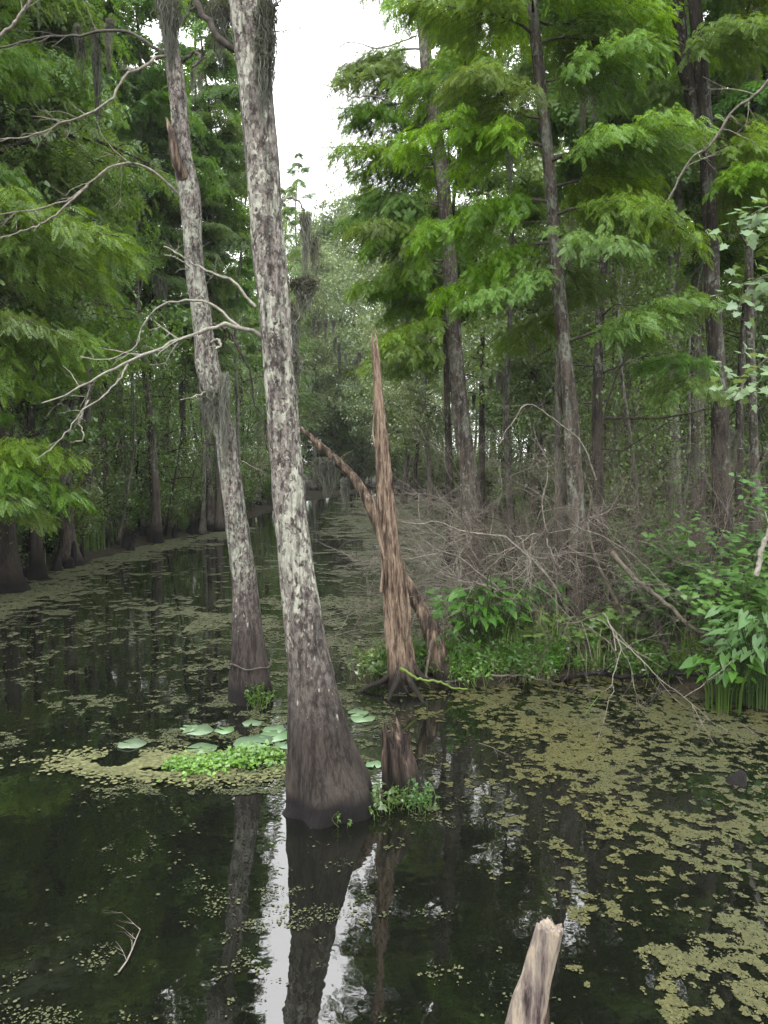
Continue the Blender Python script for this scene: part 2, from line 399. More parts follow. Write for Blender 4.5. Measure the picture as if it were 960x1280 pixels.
# ---------------------------------------------------------------- floating duckweed
def duckweed():
    m, nt, out = newmat('duckweed')
    g = nt.nodes.new('ShaderNodeNewGeometry'); tc = nt.nodes.new('ShaderNodeTexCoord')
    col = mixc(nt, g.outputs['Random Per Island'], (.03, .031, .010), (.078, .076, .024))
    col = mixc(nt, ramp(nt, noise_(nt, tc.outputs['Object'], .5, 2), [(.4, 0.), (.6, .5)]), col, (.035, .042, .02))
    pbsdf(nt, out, col, .6, None, spec=.3)
    m2, nt, out = newmat('duckweed_dull')
    g = nt.nodes.new('ShaderNodeNewGeometry')
    pbsdf(nt, out, mixc(nt, g.outputs['Random Per Island'], (.026, .032, .015), (.07, .077, .034)), .7, None, spec=.2)
    def scatter(n, x0, x1, y0, y1, s0, s1, dens, seed, fs, name, label, z=.004):
        r = np.random.default_rng(seed)
        # more, smaller flakes close by; larger rafts far away
        Y = y0*(y1/y0)**r.random(n); half = .62*Y+1
        X = x0+(x1-x0)*r.random(n)
        ok = np.abs(X) < half
        X, Y = X[ok], Y[ok]
        d = dens(X, Y)
        f = fbm(X*fs, Y*fs, seed, 4)*.42+fbm(X*fs*6, Y*fs*6, seed+5, 4)*.58
        keep = (f-(1-d)+r.normal(0, .03, len(X)) > 0) & (ground_h(X, Y) < -.005)
        X, Y = X[keep], Y[keep]; k = len(X)
        s = (s0+(s1-s0)*r.random(k)**3.5)*(.5+.05*Y)
        ang = r.random(k)*6.28; K = 7
        th = np.arange(K)/K*2*math.pi
        rad = s[:, None]*(.65+.5*r.random((k, K)))
        asp = .55+.6*r.random(k)
        lx = rad*np.cos(th); ly = rad*np.sin(th)*asp[:, None]
        ca, sa = np.cos(ang)[:, None], np.sin(ang)[:, None]
        V = np.stack([X[:, None]+lx*ca-ly*sa, Y[:, None]+lx*sa+ly*ca, np.full((k, K), z)+r.random(k)[:, None]*.004], -1).reshape(-1, 3)
        a = Acc(); a.add(V, np.arange(k*K).reshape(k, K))
        o = link('duckweed', a.mesh(name, m2 if name in ('duckweed_middle', 'duckweed_shore', 'duckweed_channel', 'duckweed_left') else m, False)); tag(o, label, 'duckweed', None, 'stuff')
        print('duckweed', name, k)
    sig = lambda v: 1/(1+np.exp(-v))
    scatter(1500000, .0, 8, 3.0, 10.5, .0045, .019, lambda X, Y: .262+.235*sig((X-.5-.12*(7-Y))*2.4)*sig((Y-3.6)*1.5)-.22*sig((.9-X)*6)*sig((5.0-Y)*3), 11, 2.4, 'duckweed_right', 'yellow green duckweed flakes spread over the right foreground water')
    scatter(420000, -7, .3, 6.3, 14, .005, .018, lambda X, Y: .335+.13*np.exp(-((X+1.3)/1.6)**2-((Y-8.4)/2.2)**2)+.05*sig((Y-10)*1.5), 21, 1.7, 'duckweed_middle', 'broken drifts of duckweed in mid channel around the leaning trunk')
    scatter(80000, -6, 1.3, 3.0, 6.5, .006, .018, lambda X, Y: .365+0*X, 31, 1.3, 'duckweed_left', 'sparse duckweed specks on the dark left foreground water')
    scatter(90000, -9, -3, 12, 32, .02, .05, lambda X, Y: .33+.30*np.exp(-((X-left_x(Y)-.7)/.9)**2)+.05*sig((17-Y)), 41, .9, 'duckweed_shore', 'long duckweed streaks along the left bank waterline')
    scatter(300000, -3.2, 6.5, 9.8, 60, .014, .04, lambda X, Y: .39+.17*sig((X+.6+.02*Y)*2.2)+.0*Y, 51, .6, 'duckweed_channel', 'pale duckweed film covering the channel behind the broken snag')
duckweed()

# ---------------------------------------------------------------- leaf templates
def frond(n, L, ll, w, droop=.25):
    V = []; Fc = []
    for i in range(n):
        t = (i+.6)/n; x = L*t; le = ll*(1-.55*t**2)*(.75 if i == 0 else 1)
        for s in (-1, 1):
            a = R(52-18*t); dx, dy = math.cos(a), s*math.sin(a)
            px_, py_ = -dy, dx
            z = -droop*x*x/L
            b = len(V)
            V += [(x, 0, z), (x+dx*le*.5+px_*w, dy*le*.5+py_*w, z-.02*le), (x+dx*le, dy*le, z-.14*le-.03*le), (x+dx*le*.5-px_*w, dy*le*.5-py_*w, z-.02*le)]
            Fc.append((b, b+1, b+2, b+3))
    b = len(V); V += [(L*.9, 0, -droop*L), (L, w, -droop*L), (L+ll*.5, 0, -droop*L*1.2), (L, -w, -droop*L)]; Fc.append((b, b+1, b+2, b+3))
    return np.array(V), np.array(Fc)
FR_NEAR = frond(7, .14, .050, .0066)
FR_MID = frond(6, .34, .13, .018)
FR_FAR = frond(4, .27, .125, .021, .35)
def ovate(L, w):
    V = np.array([(0, 0, 0), (L*.35, w, .12*L), (L, 0, -.08*L), (L*.35, -w, .12*L)]); return V, np.array([(0, 1, 2, 3)])
def ovate6(L, w):
    V = np.array([(0, 0, 0), (L*.25, w*.85, .10*L), (L*.6, w*.8, .08*L), (L, 0, -.14*L), (L*.6, -w*.8, .08*L), (L*.25, -w*.85, .10*L), (L*.3, 0, .02*L), (L*.65, 0, 0)])
    return V, np.array([(0, 6, 1, 1), (6, 7, 2, 1), (7, 3, 2, 2), (0, 5, 6, 6), (5, 4, 7, 6), (4, 3, 7, 7)])
def tris_fix(V, Fq):
    tri = [tuple(f[:3]) for f in Fq if len(set(f)) == 3]; q = [tuple(f) for f in Fq if len(set(f)) == 4]
    for f in q: tri += [(f[0], f[1], f[2]), (f[0], f[2], f[3])]
    return V, np.array(tri)
def lobed(L):
    # five pointed lobes, folded a little along the midrib
    pr = [(0, 0), (.10, .30), (-.08, .52), (.28, .42), (.42, .62), (.55, .30), (.72, .26), (1.0, 0)]
    V = [(.35*L, 0, .03*L)]; up = [(x*L, y*L, -.18*abs(y)*L) for x, y in pr]; dn = [(x*L, -y*L, -.18*abs(y)*L) for x, y in pr[1:-1]][::-1]
    ring = up+dn; V += ring; n = len(ring)
    return np.array(V), np.array([(0, 1+i, 1+(i+1) % n) for i in range(n)])
LOBED = lobed(.10)

# ---------------------------------------------------------------- cypress branches
def cyp_branch(L, r, space=.11, droop=.22, rise=.1, sub=.45, step=.10):
    """returns wood Acc and frond frames (M, T) in a frame with x outwards"""
    wood = Acc()
    n = 9; t = np.linspace(0, 1, n)
    w1, w2 = r.normal(0, .05, 2)
    fmain = lambda t: np.stack([L*t, L*(w1*np.sin(t*4)+w2*np.sin(t*9)*.5), L*(rise*t-droop*t*t)+.03*L*np.sin(t*7+w1*40)], -1)
    c = fmain(t); tube(wood, c, .013*L**.8*(1-.85*t)+.003, 5, cap=False)
    Ms, Ts = [], []
    tt = .14+.86*(np.arange(int(L*.86/space))+r.random(int(L*.86/space))*.7)*space/(L*.86)
    for k, ti in enumerate(np.clip(tt, 0, 1)):
        for s in (-1, 1):
            if r.random() < .12: continue
            l = (sub*L*(1-ti)**.8*min(1, ti*3+.3)+.22)*r.uniform(.55, 1.2)
            a = s*R(r.uniform(42, 75))
            p0 = fmain(np.array([ti]))[0]
            dz = r.uniform(-.28, .16)
            m = max(2, int(l/step)); u = np.linspace(0, 1, m+1)
            sub_c = p0+np.stack([l*u*math.cos(a), l*u*math.sin(a), l*(dz*u-.30*u*u)], -1)
            if l > .3: tube(wood, sub_c[::max(1, m//3)], np.linspace(.0055, .0015, len(sub_c[::max(1, m//3)])), 3, cap=False)
            d = norm(np.gradient(sub_c, axis=0))
            for j in range(1, m+1):
                for q in ((-1, 1) if j < m else (0,)):
                    b = q*R(r.uniform(12, 78))
                    ca, sa = math.cos(b), math.sin(b)
                    x = np.array([d[j][0]*ca-d[j][1]*sa, d[j][0]*sa+d[j][1]*ca, d[j][2]-r.uniform(0, .35)])
                    up = np.array([r.normal(0, .6), r.normal(0, .6), 1.])
                    Ms.append(frame_from(x, up)*r.uniform(.6, 1.35)); Ts.append(sub_c[j]+r.normal(0, .045, 3))
    return wood, np.array(Ms), np.array(Ts)

rb = np.random.default_rng(5)
BPL = [cyp_branch(2.0, rb, space=.13, step=.085, droop=d, rise=ri) for d, ri in ((.2, .12), (.35, .2), (.12, .0), (.3, .25))]

def crown_cypress(r, h, z0, Lmax, nb, tmpl, shape=.6, keep=1.0, top_r=.35):
    """limbs + fronds of a cypress; returns (wood Acc, foliage Acc)"""
    wood, fol = Acc(), Acc()
    for i in range(nb):
        t = (i+.5)/nb; z = z0+(h-z0)*t+r.normal(0, .15)
        L = Lmax*(1-t)**shape*(.6+.4*min(1, t*5+.2))*r.uniform(.45, 1.15)+top_r
        az = i*2.39996+r.normal(0, .35)
        w, Ms, Ts = BPL[r.integers(len(BPL))]
        s = L/2.0; Rm = rotz(az) @ roty(r.uniform(-.18, .22)+(-.45*t)) @ rotx(r.normal(0, .2))
        wood.merge(w, Rm*s, np.array([0, 0, z]))
        n = len(Ts); sel = r.random(n) < keep
        rep = 1 if s < 1.3 else 2
        for q in range(rep):
            T2 = Ts[sel]*s+(r.normal(0, .12*s, (sel.sum(), 3)) if q else 0)
            inst(fol, tmpl[0], tmpl[1], np.einsum('ij,njk->nik', Rm, Ms[sel]), T2 @ Rm.T+np.array([0, 0, z]))
    return wood, fol

def crown_broad(r, h, z0, rad, nb, nleaf, tm):
    wood, fol = Acc(), Acc()
    for i in range(nb):
        t = (i+.5)/nb; z = z0+(h-z0)*t*.9
        az = i*2.4+r.normal(0, .4); L = max(.28*rad, rad*math.sin(math.pi*(.18+.72*t))*r.uniform(.55, 1.1))
        el = R(r.uniform(5, 55)); d = np.array([math.cos(az)*math.cos(el), math.sin(az)*math.cos(el), math.sin(el)])
        c = spline([np.array([0, 0, z]), d*L*.5+np.array([0, 0, z]), d*L+np.array([0, 0, z-.15*L])], 6)
        tube(wood, c, np.linspace(.045, .01, 6)*L/2.2, 5, cap=False)
        for q in range(7):
            cc = c[r.integers(2, 6)]+r.normal(0, .33*L/2.2+.12, 3)*np.array([1, 1, .6])
            k = nleaf//7
            off = r.normal(0, 1, (k, 3)); off = norm(off)*(r.random((k, 1))**.4)*r.uniform(.6, 1.5, 3)*np.array([.6, .6, .36])*(L/2.6+.3)
            x = norm(r.normal(0, 1, (k, 3))+np.array([0, 0, -.35])); up = r.normal(0, .55, (k, 3))+np.array([0, 0, 1.])
            inst(fol, tm[0], tm[1], frame_from(x, up)*r.uniform(.7, 1.3, (k, 1, 1)), cc+off)
    return wood, fol

def trunk_bg(r, h, rad, flare, lean=.02, seg=12, dead=6, seed=0, fl_h=.6, flutek=6, bend=1.):
    a = Acc()
    z = np.concatenate([np.array([-.5, 0, .25, .5, .8, 1.2, 1.7, 2.4]), np.linspace(3.4, h, 12)])
    rr = rad*(1-.82*np.clip(z/h, 0, 1))*(1+flare*np.exp(-np.clip(z, 0, 99)/fl_h))
    wx, wy = r.normal(0, lean*.6, 2); ph = r.uniform(0, 6, 2)
    zc = np.clip(z, 0, 99)
    x = wx*zc+.05*bend*np.sin(zc*.6+ph[0])*zc**.5-.05*bend*math.sin(ph[0])*0; y = wy*zc+.05*bend*np.sin(zc*.5+ph[1])*zc**.5
    pts = np.stack([x, y, z], -1)
    tube(a, pts, rr, seg, 40, flute=(flutek, .22, fl_h*1.3), rough=.07, rscale=1.2, seed=seed)
    for i in range(dead):
        zz = r.uniform(1.6, h*.55); p = np.array([np.interp(zz, z, x), np.interp(zz, z, y), zz]); az = r.uniform(0, 6.28)
        l = r.uniform(.3, 1.4); d = np.array([math.cos(az), math.sin(az), r.uniform(-.2, .6)])
        q = p+d*l*.5+r.normal(0, .06, 3); e = p+d*l+r.normal(0, .12, 3)
        tube(a, [p, q, e], [.016, .010, .003], 4, cap=False)
        if l > .7:
            e2 = q+norm(d+r.normal(0, .6, 3))*l*.4; tube(a, [q, e2], [.008, .002], 3, cap=False)
    return a, (lambda zz: np.array([np.interp(zz, z, x), np.interp(zz, z, y), 0.]))

def tree_proto(kind, i, r):
    root = empty(kind)
    if kind == 'cypress_tree':
        h = (24, 26, 22, 25, 20)[i]; a, cen = trunk_bg(r, h, .16, 1.9, seed=i*3+1, fl_h=.55)
        z0 = (6.5, 5.0, 8, 4.0, 6)[i]
        w, f = crown_cypress(r, h, z0, (3.4, 3.9, 3.0, 3.6, 2.8)[i], (38, 40, 34, 42, 38)[i], FR_FAR, .55, keep=(.40, .36, .46, .38, .46)[i])
        mt = M[('bark', 'bark_dark', 'bark_pale', 'bark', 'bark_dark')[i]]
        a.merge(w)
        part('trunk', a.mesh('cypress_trunk', mt), root); part('crown', f.mesh('cypress_crown', M['cyp' if i % 2 == 0 else 'cyp_far'], False), root)
        root['h'] = float(h)
    elif kind == 'tupelo_tree':
        h = (20, 17, 22)[i]; a, cen = trunk_bg(r, h, .17, 1.1, seed=i*5+2, fl_h=.45, bend=2)
        w, f = crown_broad(r, h, h*.22, (3.8, 3.2, 4.2)[i], 46, 560, ovate(.16, .05))
        a.merge(w)
        part('trunk', a.mesh('tupelo_trunk', M[('bark_pale', 'bark', 'bark_dark')[i]]), root); part('crown', f.mesh('tupelo_crown', M['grey_leaf' if i != 1 else 'broad'], False), root)
        root['h'] = float(h)
    elif kind == 'sapling':
        h = (9, 7, 11)[i]; a, cen = trunk_bg(r, h, .055, .8, lean=.08, seg=7, dead=8, seed=i*7+3, fl_h=.2, bend=2.2)
        w, f = crown_broad(r, h, h*.1, 1.5, 26, 120, ovate(.10, .03))
        a.merge(w)
        part('trunk', a.mesh('sapling_trunk', M[('bark', 'bark_dark', 'bark_pale')[i]]), root); part('crown', f.mesh('sapling_crown', M['broad'], False), root)
        root['h'] = float(h)
    elif kind == 'bare_trunk':
        h = (16, 13, 18)[i]; a, cen = trunk_bg(r, h, .095, 1.5, lean=.03, seg=10, dead=14, seed=i*11+4, fl_h=.5)
        w, f = crown_cypress(r, h, h*.5, 1.6, 26, FR_FAR, .5, keep=.8)
        a.merge(w)
        part('trunk', a.mesh('bare_trunk', M[('bark', 'bark_dark', 'bark_pale')[i]]), root); part('crown', f.mesh('thin_crown', M['cyp_far'], False), root)
        root['h'] = float(h)
    return root
rt = np.random.default_rng(12)
PROTO = {'cypress_tree': [tree_proto('cypress_tree', i, rt) for i in range(5)],
         'tupelo_tree': [tree_proto('tupelo_tree', i, rt) for i in range(3)],
         'sapling': [tree_proto('sapling', i, rt) for i in range(3)],
         'bare_trunk': [tree_proto('bare_trunk', i, rt) for i in range(3)]}
USED = {}
ALLT = []
def place(kind, i, x, y, label, group, s=1.0, rz=None, sz=None, cat='tree', z=None, tilt=0.):
    o = PROTO[kind][i]
    key = (kind, i)
    if key in USED: o = copy_tree(o)
    USED[key] = 1
    o.location = (x, y, (gh(x, y)-.05 if z is None else z)); rz = random.uniform(0, 6.28) if rz is None else rz
    o.location.z = max(o.location.z, -.25)
    o.rotation_euler = (random.gauss(0, .012)+tilt, random.gauss(0, .012), rz); o.scale = (s, s, s if sz is None else sz)
    tag(o, label, cat, group)
    ALLT.append((x, y)); return o

# ---------------------------------------------------------------- the forest
ORD = ['first', 'second', 'third', 'fourth', 'fifth', 'sixth', 'seventh', 'eighth', 'ninth', 'tenth', 'eleventh', 'twelfth', 'thirteenth', 'fourteenth', 'fifteenth', 'sixteenth', 'seventeenth', 'eighteenth', 'nineteenth', 'twentieth']
def gap_ok(x, y, h, rad):
    """keeps the strip of open sky above the channel free"""
    xl = topix((x-rad, y, 8)); xr = topix((x+rad, y, 8)); tp = topix((x, y, h))
    if xr[0] > 225 and xl[0] < 300 and tp[1] < 110: return False
    return not (xr[0] > 352 and xl[0] < 455 and tp[1] < 205)
rf = np.random.default_rng(99)
# front row, left bank: x in pixels, depth, kind, proto, scale
front_left = [(-45, 15.2, 'cypress_tree', 1, .95), (8, 16.4, 'cypress_tree', 4, 1.0), (38, 18.5, 'tupelo_tree', 1, .85), (58, 21.5, 'bare_trunk', 0, 1.1), (85, 20.5, 'cypress_tree', 0, .9), (110, 24.0, 'bare_trunk', 1, 1.2),
              (133, 25.5, 'cypress_tree', 3, .72), (158, 27.0, 'bare_trunk', 2, 1.1), (182, 29, 'cypress_tree', 2, .76), (207, 30.5, 'bare_trunk', 0, .95), (228, 33, 'cypress_tree', 4, .82), (263, 30.5, 'bare_trunk', 2, 1.25), (300, 42, 'cypress_tree', 1, .78), (330, 50, 'cypress_tree', 0, .92), (360, 58, 'cypress_tree', 3, .85), (392, 66, 'tupelo_tree', 0, 1.05)]
for k, (px, Y, kind, i, s) in enumerate(front_left):
    x = (px-480)/F*Y*.995
    place(kind, i, x, Y, 'swamp tree at the left bank waterline, %s one counted from the left edge' % ORD[k], 'trees along the left waterline', s)
def fill(n, xf, y0, y1, kinds, mind, label, group, srange=(.8, 1.2), lim=400):
    cnt = 0; tries = 0
    while cnt < n and tries < 9000:
        tries += 1
        y = math.sqrt(rf.uniform(y0*y0, y1*y1)); x = rf.uniform(*xf(y))
        kind, i = kinds[rf.integers(len(kinds))]
        s = rf.uniform(*srange); h = PROTO[kind][i]['h']*s
        if any((x-a)**2+(y-b)**2 < mind**2 for a, b in ALLT): continue
        rad = {'cypress_tree': 3.3, 'tupelo_tree': 3.6, 'sapling': 1.2, 'bare_trunk': 1.6}[kind]*s
        if not gap_ok(x, y, h, rad):
            s2 = s*.72; 
            if gap_ok(x, y, h*.72, rad*.72): s = s2
            else: continue
        place(kind, i, x, y, label, group, s); cnt += 1
    print(group, cnt)
CY = [('cypress_tree', i) for i in range(5)]; BT = [('bare_trunk', i) for i in range(3)]; TU = [('tupelo_tree', i) for i in range(3)]; SA = [('sapling', i) for i in range(3)]
fill(26, lambda y: (-.60*y-2, left_x(y)-1.0), 17, 50, CY[:1]+BT+BT+BT, 1.6, 'slender swamp tree standing deep in the shade behind the left bank row', 'trees in the left wood', (.8, 1.15))
fill(95, lambda y: (-.60*y, left_x(y)-.2), 15.5, 44, SA, .6, 'thin leafy sapling rising between the trunks of the left wood', 'saplings in the left wood', (.6, 1.1))
fill(18, lambda y: (-.60*y, left_x(y)-1), 50, 96, CY+TU, 2.4, 'distant swamp tree far down the left side of the channel', 'distant trees on the left', (.9, 1.15))
fill(30, lambda y: (-.22*y, .30*y), 72, 112, CY+TU, 2.6, 'hazy green tree closing the far end of the channel', 'trees at the far end of the channel', (.85, 1.15))
# right side
front_right = [(560, 20.5, 'bare_trunk', 1, 1.1, 'short dark trunk standing in the water behind the lichened right cypress'),
               (755, 15.0, 'bare_trunk', 1, 1.25, 'dark thin trunk with bare side twigs right of the reddish based cypress'),
               (840, 16.5, 'cypress_tree', 2, .95, 'pale grey trunk behind the lobed leaf bush on the right'),
               (925, 16, 'bare_trunk', 1, 1.0, 'dark slim trunk right of the forked cypress'),
               (868, 18, 'cypress_tree', 0, 1.0, 'grey trunk left of the dark forked cypress'),
               (948, 14.5, 'bare_trunk', 0, 1.0, 'brownish slim trunk close to the right edge of the wood'),
               (640, 24, 'bare_trunk', 2, 1.1, 'slim pale trunk between the two feathery cypresses'),
               (668, 30, 'tupelo_tree', 1, .95, 'grey leaved tree behind the dead thicket on the right'),
               (535, 40, 'tupelo_tree', 0, .85, 'grey green tree on the right channel edge beyond the broken snag'),
               (520, 55, 'tupelo_tree', 2, .9, 'pale leaved tree further up the right channel edge'),
               (600, 36, 'cypress_tree', 4, .95, 'cypress deep behind the lichened right cypress'),
               (700, 21, 'bare_trunk', 2, 1.2, 'thin grey trunk just behind the reddish based cypress'),
               (790, 20, 'bare_trunk', 0, 1.3, 'brown grey trunk between the thin dark one and the pale grey one')]
for px, Y, kind, i, s, lab in front_right:
    place(kind, i, (px-480)/F*Y, Y, lab, 'trees in the right wood', s)
fill(34, lambda y: (right_x(y)+.5+.03*y, .60*y+2), 17, 50, CY[:2]+BT+BT+BT+TU, 1.6, 'slender swamp tree deep in the shade of the right wood', 'trees deep in the right wood', (.75, 1.15))
fill(80, lambda y: (right_x(y)+.8, .60*y+1), 14.5, 44, SA, .6, 'thin leafy sapling rising between the trunks of the right wood', 'saplings in the right wood', (.6, 1.1))
fill(26, lambda y: (right_x(y)+2, .60*y), 50, 98, CY+TU, 2.4, 'distant swamp tree far down the right side of the channel', 'distant trees on the right', (.9, 1.15))

for k_, (px, Y, kind, i, s_, lab) in enumerate([(372, 72, 'cypress_tree', 3, 1.2, 'tall feathery tree left of the sky opening at the channel end'), (398, 76, 'tupelo_tree', 1, 1.55, 'rounded tree beneath the sky opening at the channel end'),
        (425, 74, 'tupelo_tree', 0, 1.35, 'grey green tree under the right half of the sky opening'), (452, 70, 'tupelo_tree', 2, 1.25, 'grey green tree right of the sky opening at the channel end'), (480, 60, 'tupelo_tree', 0, 1.1, 'leafy tree behind the tip of the broken snag'), (350, 64, 'cypress_tree', 0, 1.0, 'feathery tree beside the largest trunk at the end of the left shore'),
        (415, 70.5, 'tupelo_tree', 1, .8, 'low bushy tree at the water end below the sky opening'), (440, 69.5, 'tupelo_tree', 1, .7, 'lowest bushy tree at the water end left of the broken snag'), (505, 50, 'tupelo_tree', 1, .95, 'leafy tree just right of the broken snag tip')]):
    place(kind, i, (px-480)/F*Y, Y, lab, 'trees closing the channel end', s_)
# ---------------------------------------------------------------- understory shrubs
def shrub_proto(r, h, n, tm, mat, stems=7, spread=.6, wood='twig_brown', clump=.35, lean=1.0):
    root = empty('leafy_shrub'); w, f = Acc(), Acc()
    for i in range(stems):
        az = r.uniform(0, 6.28); hh = h*r.uniform(.55, 1); out = spread*h*r.uniform(.2, .8)*lean
        c = spline([(0+r.normal(0, .06), r.normal(0, .06), -.1), (math.cos(az)*out*.35, math.sin(az)*out*.35, hh*.55), (math.cos(az)*out, math.sin(az)*out, hh)], 9)
        tube(w, c, np.linspace(.014, .004, 9)*h/1.6, 5, cap=False)
        for q in range(6):
            p = c[r.integers(3, 9)]; d = norm(r.normal(0, 1, 3)+np.array([0, 0, .3])); l = r.uniform(.2, .5)*h*.35
            e = p+d*l; tube(w, [p, e], [.005, .002], 3, cap=False)
            k = max(3, n//(stems*6)); u = r.random((k, 1))
            pos = p+(e-p)*u+r.normal(0, clump*.3, (k, 3))
            x = norm(r.normal(0, 1, (k, 3))*np.array([1, 1, .45])+np.array([0, 0, -.15])); up = r.normal(0, .35, (k, 3))+np.array([0, 0, 1.])
            inst(f, tm[0], tm[1], frame_from(x, up)*r.uniform(.6, 1.25, (k, 1, 1)), pos)
    part('stem', w.mesh('shrub_stems', M[wood]), root); part('foliage', f.mesh('shrub_leaves', mat, False), root)
    return root
rs = np.random.default_rng(31)
SH = [shrub_proto(rs, 2.4, 1500, ovate(.11, .035), M['broad']), shrub_proto(rs, 1.6, 1200, ovate(.09, .03), M['arum']), shrub_proto(rs, 3.2, 1900, ovate(.12, .032), M['grey_leaf'], spread=.45),
      shrub_proto(rs, 1.1, 900, ovate(.08, .03), M['broad'], spread=.9)]
SHU = set(); SPOT = []
def put_shrub(i, x, y, s, label, group=None, rz=None, proto=None):
    o = SH[i]
    if i in SHU: o = copy_tree(o)
    SHU.add(i)
    o.location = (x, y, max(gh(x, y), -.1)); o.rotation_euler = (0, 0, random.uniform(0, 6.28) if rz is None else rz); o.scale = (s, s, s*random.uniform(.85, 1.15))
    tag(o, label, 'shrub', group); return o
def shrubs(n, xf, y0, y1, idx, sr, label, group, mind=.8):
    c = 0; t = 0
    while c < n and t < 5000:
        t += 1; y = math.sqrt(rf.uniform(y0*y0, y1*y1)); x = rf.uniform(*xf(y))
        if any((x-a)**2+(y-b)**2 < mind**2 for a, b in SPOT): continue
        SPOT.append((x, y)); put_shrub(idx[rf.integers(len(idx))], x, y, rf.uniform(*sr), label, group); c += 1
shrubs(95, lambda y: (max(-.58*y-1, left_x(y)-10), left_x(y)-.25), 15, 50, [0, 1, 2, 3], (.6, 1.25), 'green understory shrub among the trunks on the left bank', 'shrubs on the left bank')
for k_ in range(26):
    y = 15.6+k_*.95; put_shrub((0, 2, 1)[k_ % 3], left_x(y)-rf.uniform(.2, 1.2), y, rf.uniform(.5, 1.1), 'low leafy shrub on the edge of the left bank', 'shrubs on the edge of the left bank')
for k_ in range(14):
    y = 12.5+k_*1.6; put_shrub((0, 3, 1)[k_ % 3], right_x(y)+rf.uniform(.2, .9), y, rf.uniform(.45, .85), 'low leafy shrub on the edge of the right wood', 'shrubs on the edge of the right wood')
for k_ in range(12):
    y = 16.5+k_*1.55+rf.uniform(-.3, .3); place('bare_trunk', k_ % 3, left_x(y)-rf.uniform(-.3, 1.2), y, 'slim bare trunk rising from the left bank edge among the knees', 'slim trunks on the left bank edge', rf.uniform(.85, 1.35))
shrubs(30, lambda y: (left_x(y)-6, left_x(y)-.2), 48, 90, [0, 2], (1.1, 1.9), 'shrub on the far left shore of the channel', 'shrubs on the far left shore', 1.5)
shrubs(16, lambda y: (-6, 6), 68, 78, [0, 2], (1.6, 2.6), 'low shrub at the far end of the channel', 'shrubs at the far end', 1.2)
shrubs(85, lambda y: (right_x(y)+.5, min(.56*y+1, right_x(y)+11)), 13, 45, [0, 1, 2, 3], (.6, 1.3), 'green understory shrub among the trunks of the right wood', 'shrubs in the right wood')
shrubs(30, lambda y: (right_x(y)+.2, right_x(y)+5), 42, 88, [0, 2], (1.0, 1.8), 'shrub on the far right shore of the channel', 'shrubs on the far right shore', 1.5)


def far_mass():
    r = np.random.default_rng(404); a = Acc()
    path = spline(np.array([(-40, 6), (-36, 40), (-30, 75), (-18, 115), (0, 136), (18, 118), (30, 75), (37, 40), (42, 6)], float), 400)
    n = 130000; i = r.integers(0, 400, n); c = path[i]+r.normal(0, 1.6, (n, 2)); z = 11*r.random(n)**1.4
    ok = fbm(c[:, 0]*.35+c[:, 1]*.35, z*.5, 3, 4) > .36; c, z = c[ok], z[ok]; n = len(z)
    x = norm(r.normal(0, 1, (n, 3))); up = r.normal(0, .6, (n, 3))+np.array([0, 0, 1.]); T_ = ovate(.42, .13)
    inst(a, T_[0], T_[1], frame_from(x, up)*r.uniform(.6, 1.3, (n, 1, 1)), np.column_stack([c, z]))
    tag(link('far_thicket', a.mesh('far_thicket', M['cyp_far'], False)), 'continuous far off thicket closing the wood behind the last trunks', 'thicket', None, 'stuff')
far_mass()
#PART2
# ---------------------------------------------------------------- foreground trunks
def px_path(rows, Y, extra=None):
    """rows of (py, px centre, px width) -> world points and radii at depth Y"""
    pts, rad = [], []
    for py, px, wd in rows:
        p = P(px, py, Y); zc = Y*cp-(p[2]-CAMZ)*sp
        pts.append(p); rad.append(wd/2/F*zc)
    return np.array(pts), np.array(rad)

def twig(acc, p, d, l, r0, depth, r, kink=.25, split=3, up=0., seg=4):
    """recursive bare twig"""
    n = max(3, int(l/.09)); pts = [np.array(p, float)]; d = norm(np.array(d, float))
    for i in range(n):
        d = norm(d+r.normal(0, kink, 3)*.5+np.array([0, 0, up])); pts.append(pts[-1]+d*l/n)
    tube(acc, pts, np.linspace(r0, r0*.45, n+1), seg if depth > 1 else 3, cap=False)
    if depth > 0:
        for k in range(split+int(r.integers(0, 2))):
            j = r.integers(max(1, n//3), n+1); dd = norm(norm(pts[j]-pts[j-1])+r.normal(0, .75, 3))
            twig(acc, pts[j], dd, l*r.uniform(.35, .65), r0*.5, depth-1, r, kink, split, up, seg)

def bare_branch(pix, Y0, Y1, w0, w1, side=8, r=None, sl=.25, seg=6, tr=.3):
    """a dead branch through picture rows (px,py), depth from Y0 to Y1, with side twigs"""
    n = len(pix); Ys = np.linspace(Y0, Y1, n)
    pts = np.array([P(px, py, y) for (px, py), y in zip(pix, Ys)])
    a = Acc(); c = spline(pts, 26)
    c[2:-1] += r.normal(0, .006, (23, 3))
    rad = np.linspace(w0/2/F*Y0, w1/2/F*Y1, 26)*(1+.12*np.sin(np.arange(26)*1.9))
    tube(a, c, rad, seg)
    for k in range(side):
        j = int(r.integers(5, 25)); t = norm(c[j]-c[j-1]); d = norm(t*.7+r.normal(0, .6, 3))
        twig(a, c[j], d, sl*r.uniform(.3, 1.2), rad[j]*.45, 1, r, .35, 2, seg=4)
    return a

def shift(acc, off):
    acc.v = [v-off for v in acc.v]; return acc

r2 = np.random.default_rng(77)
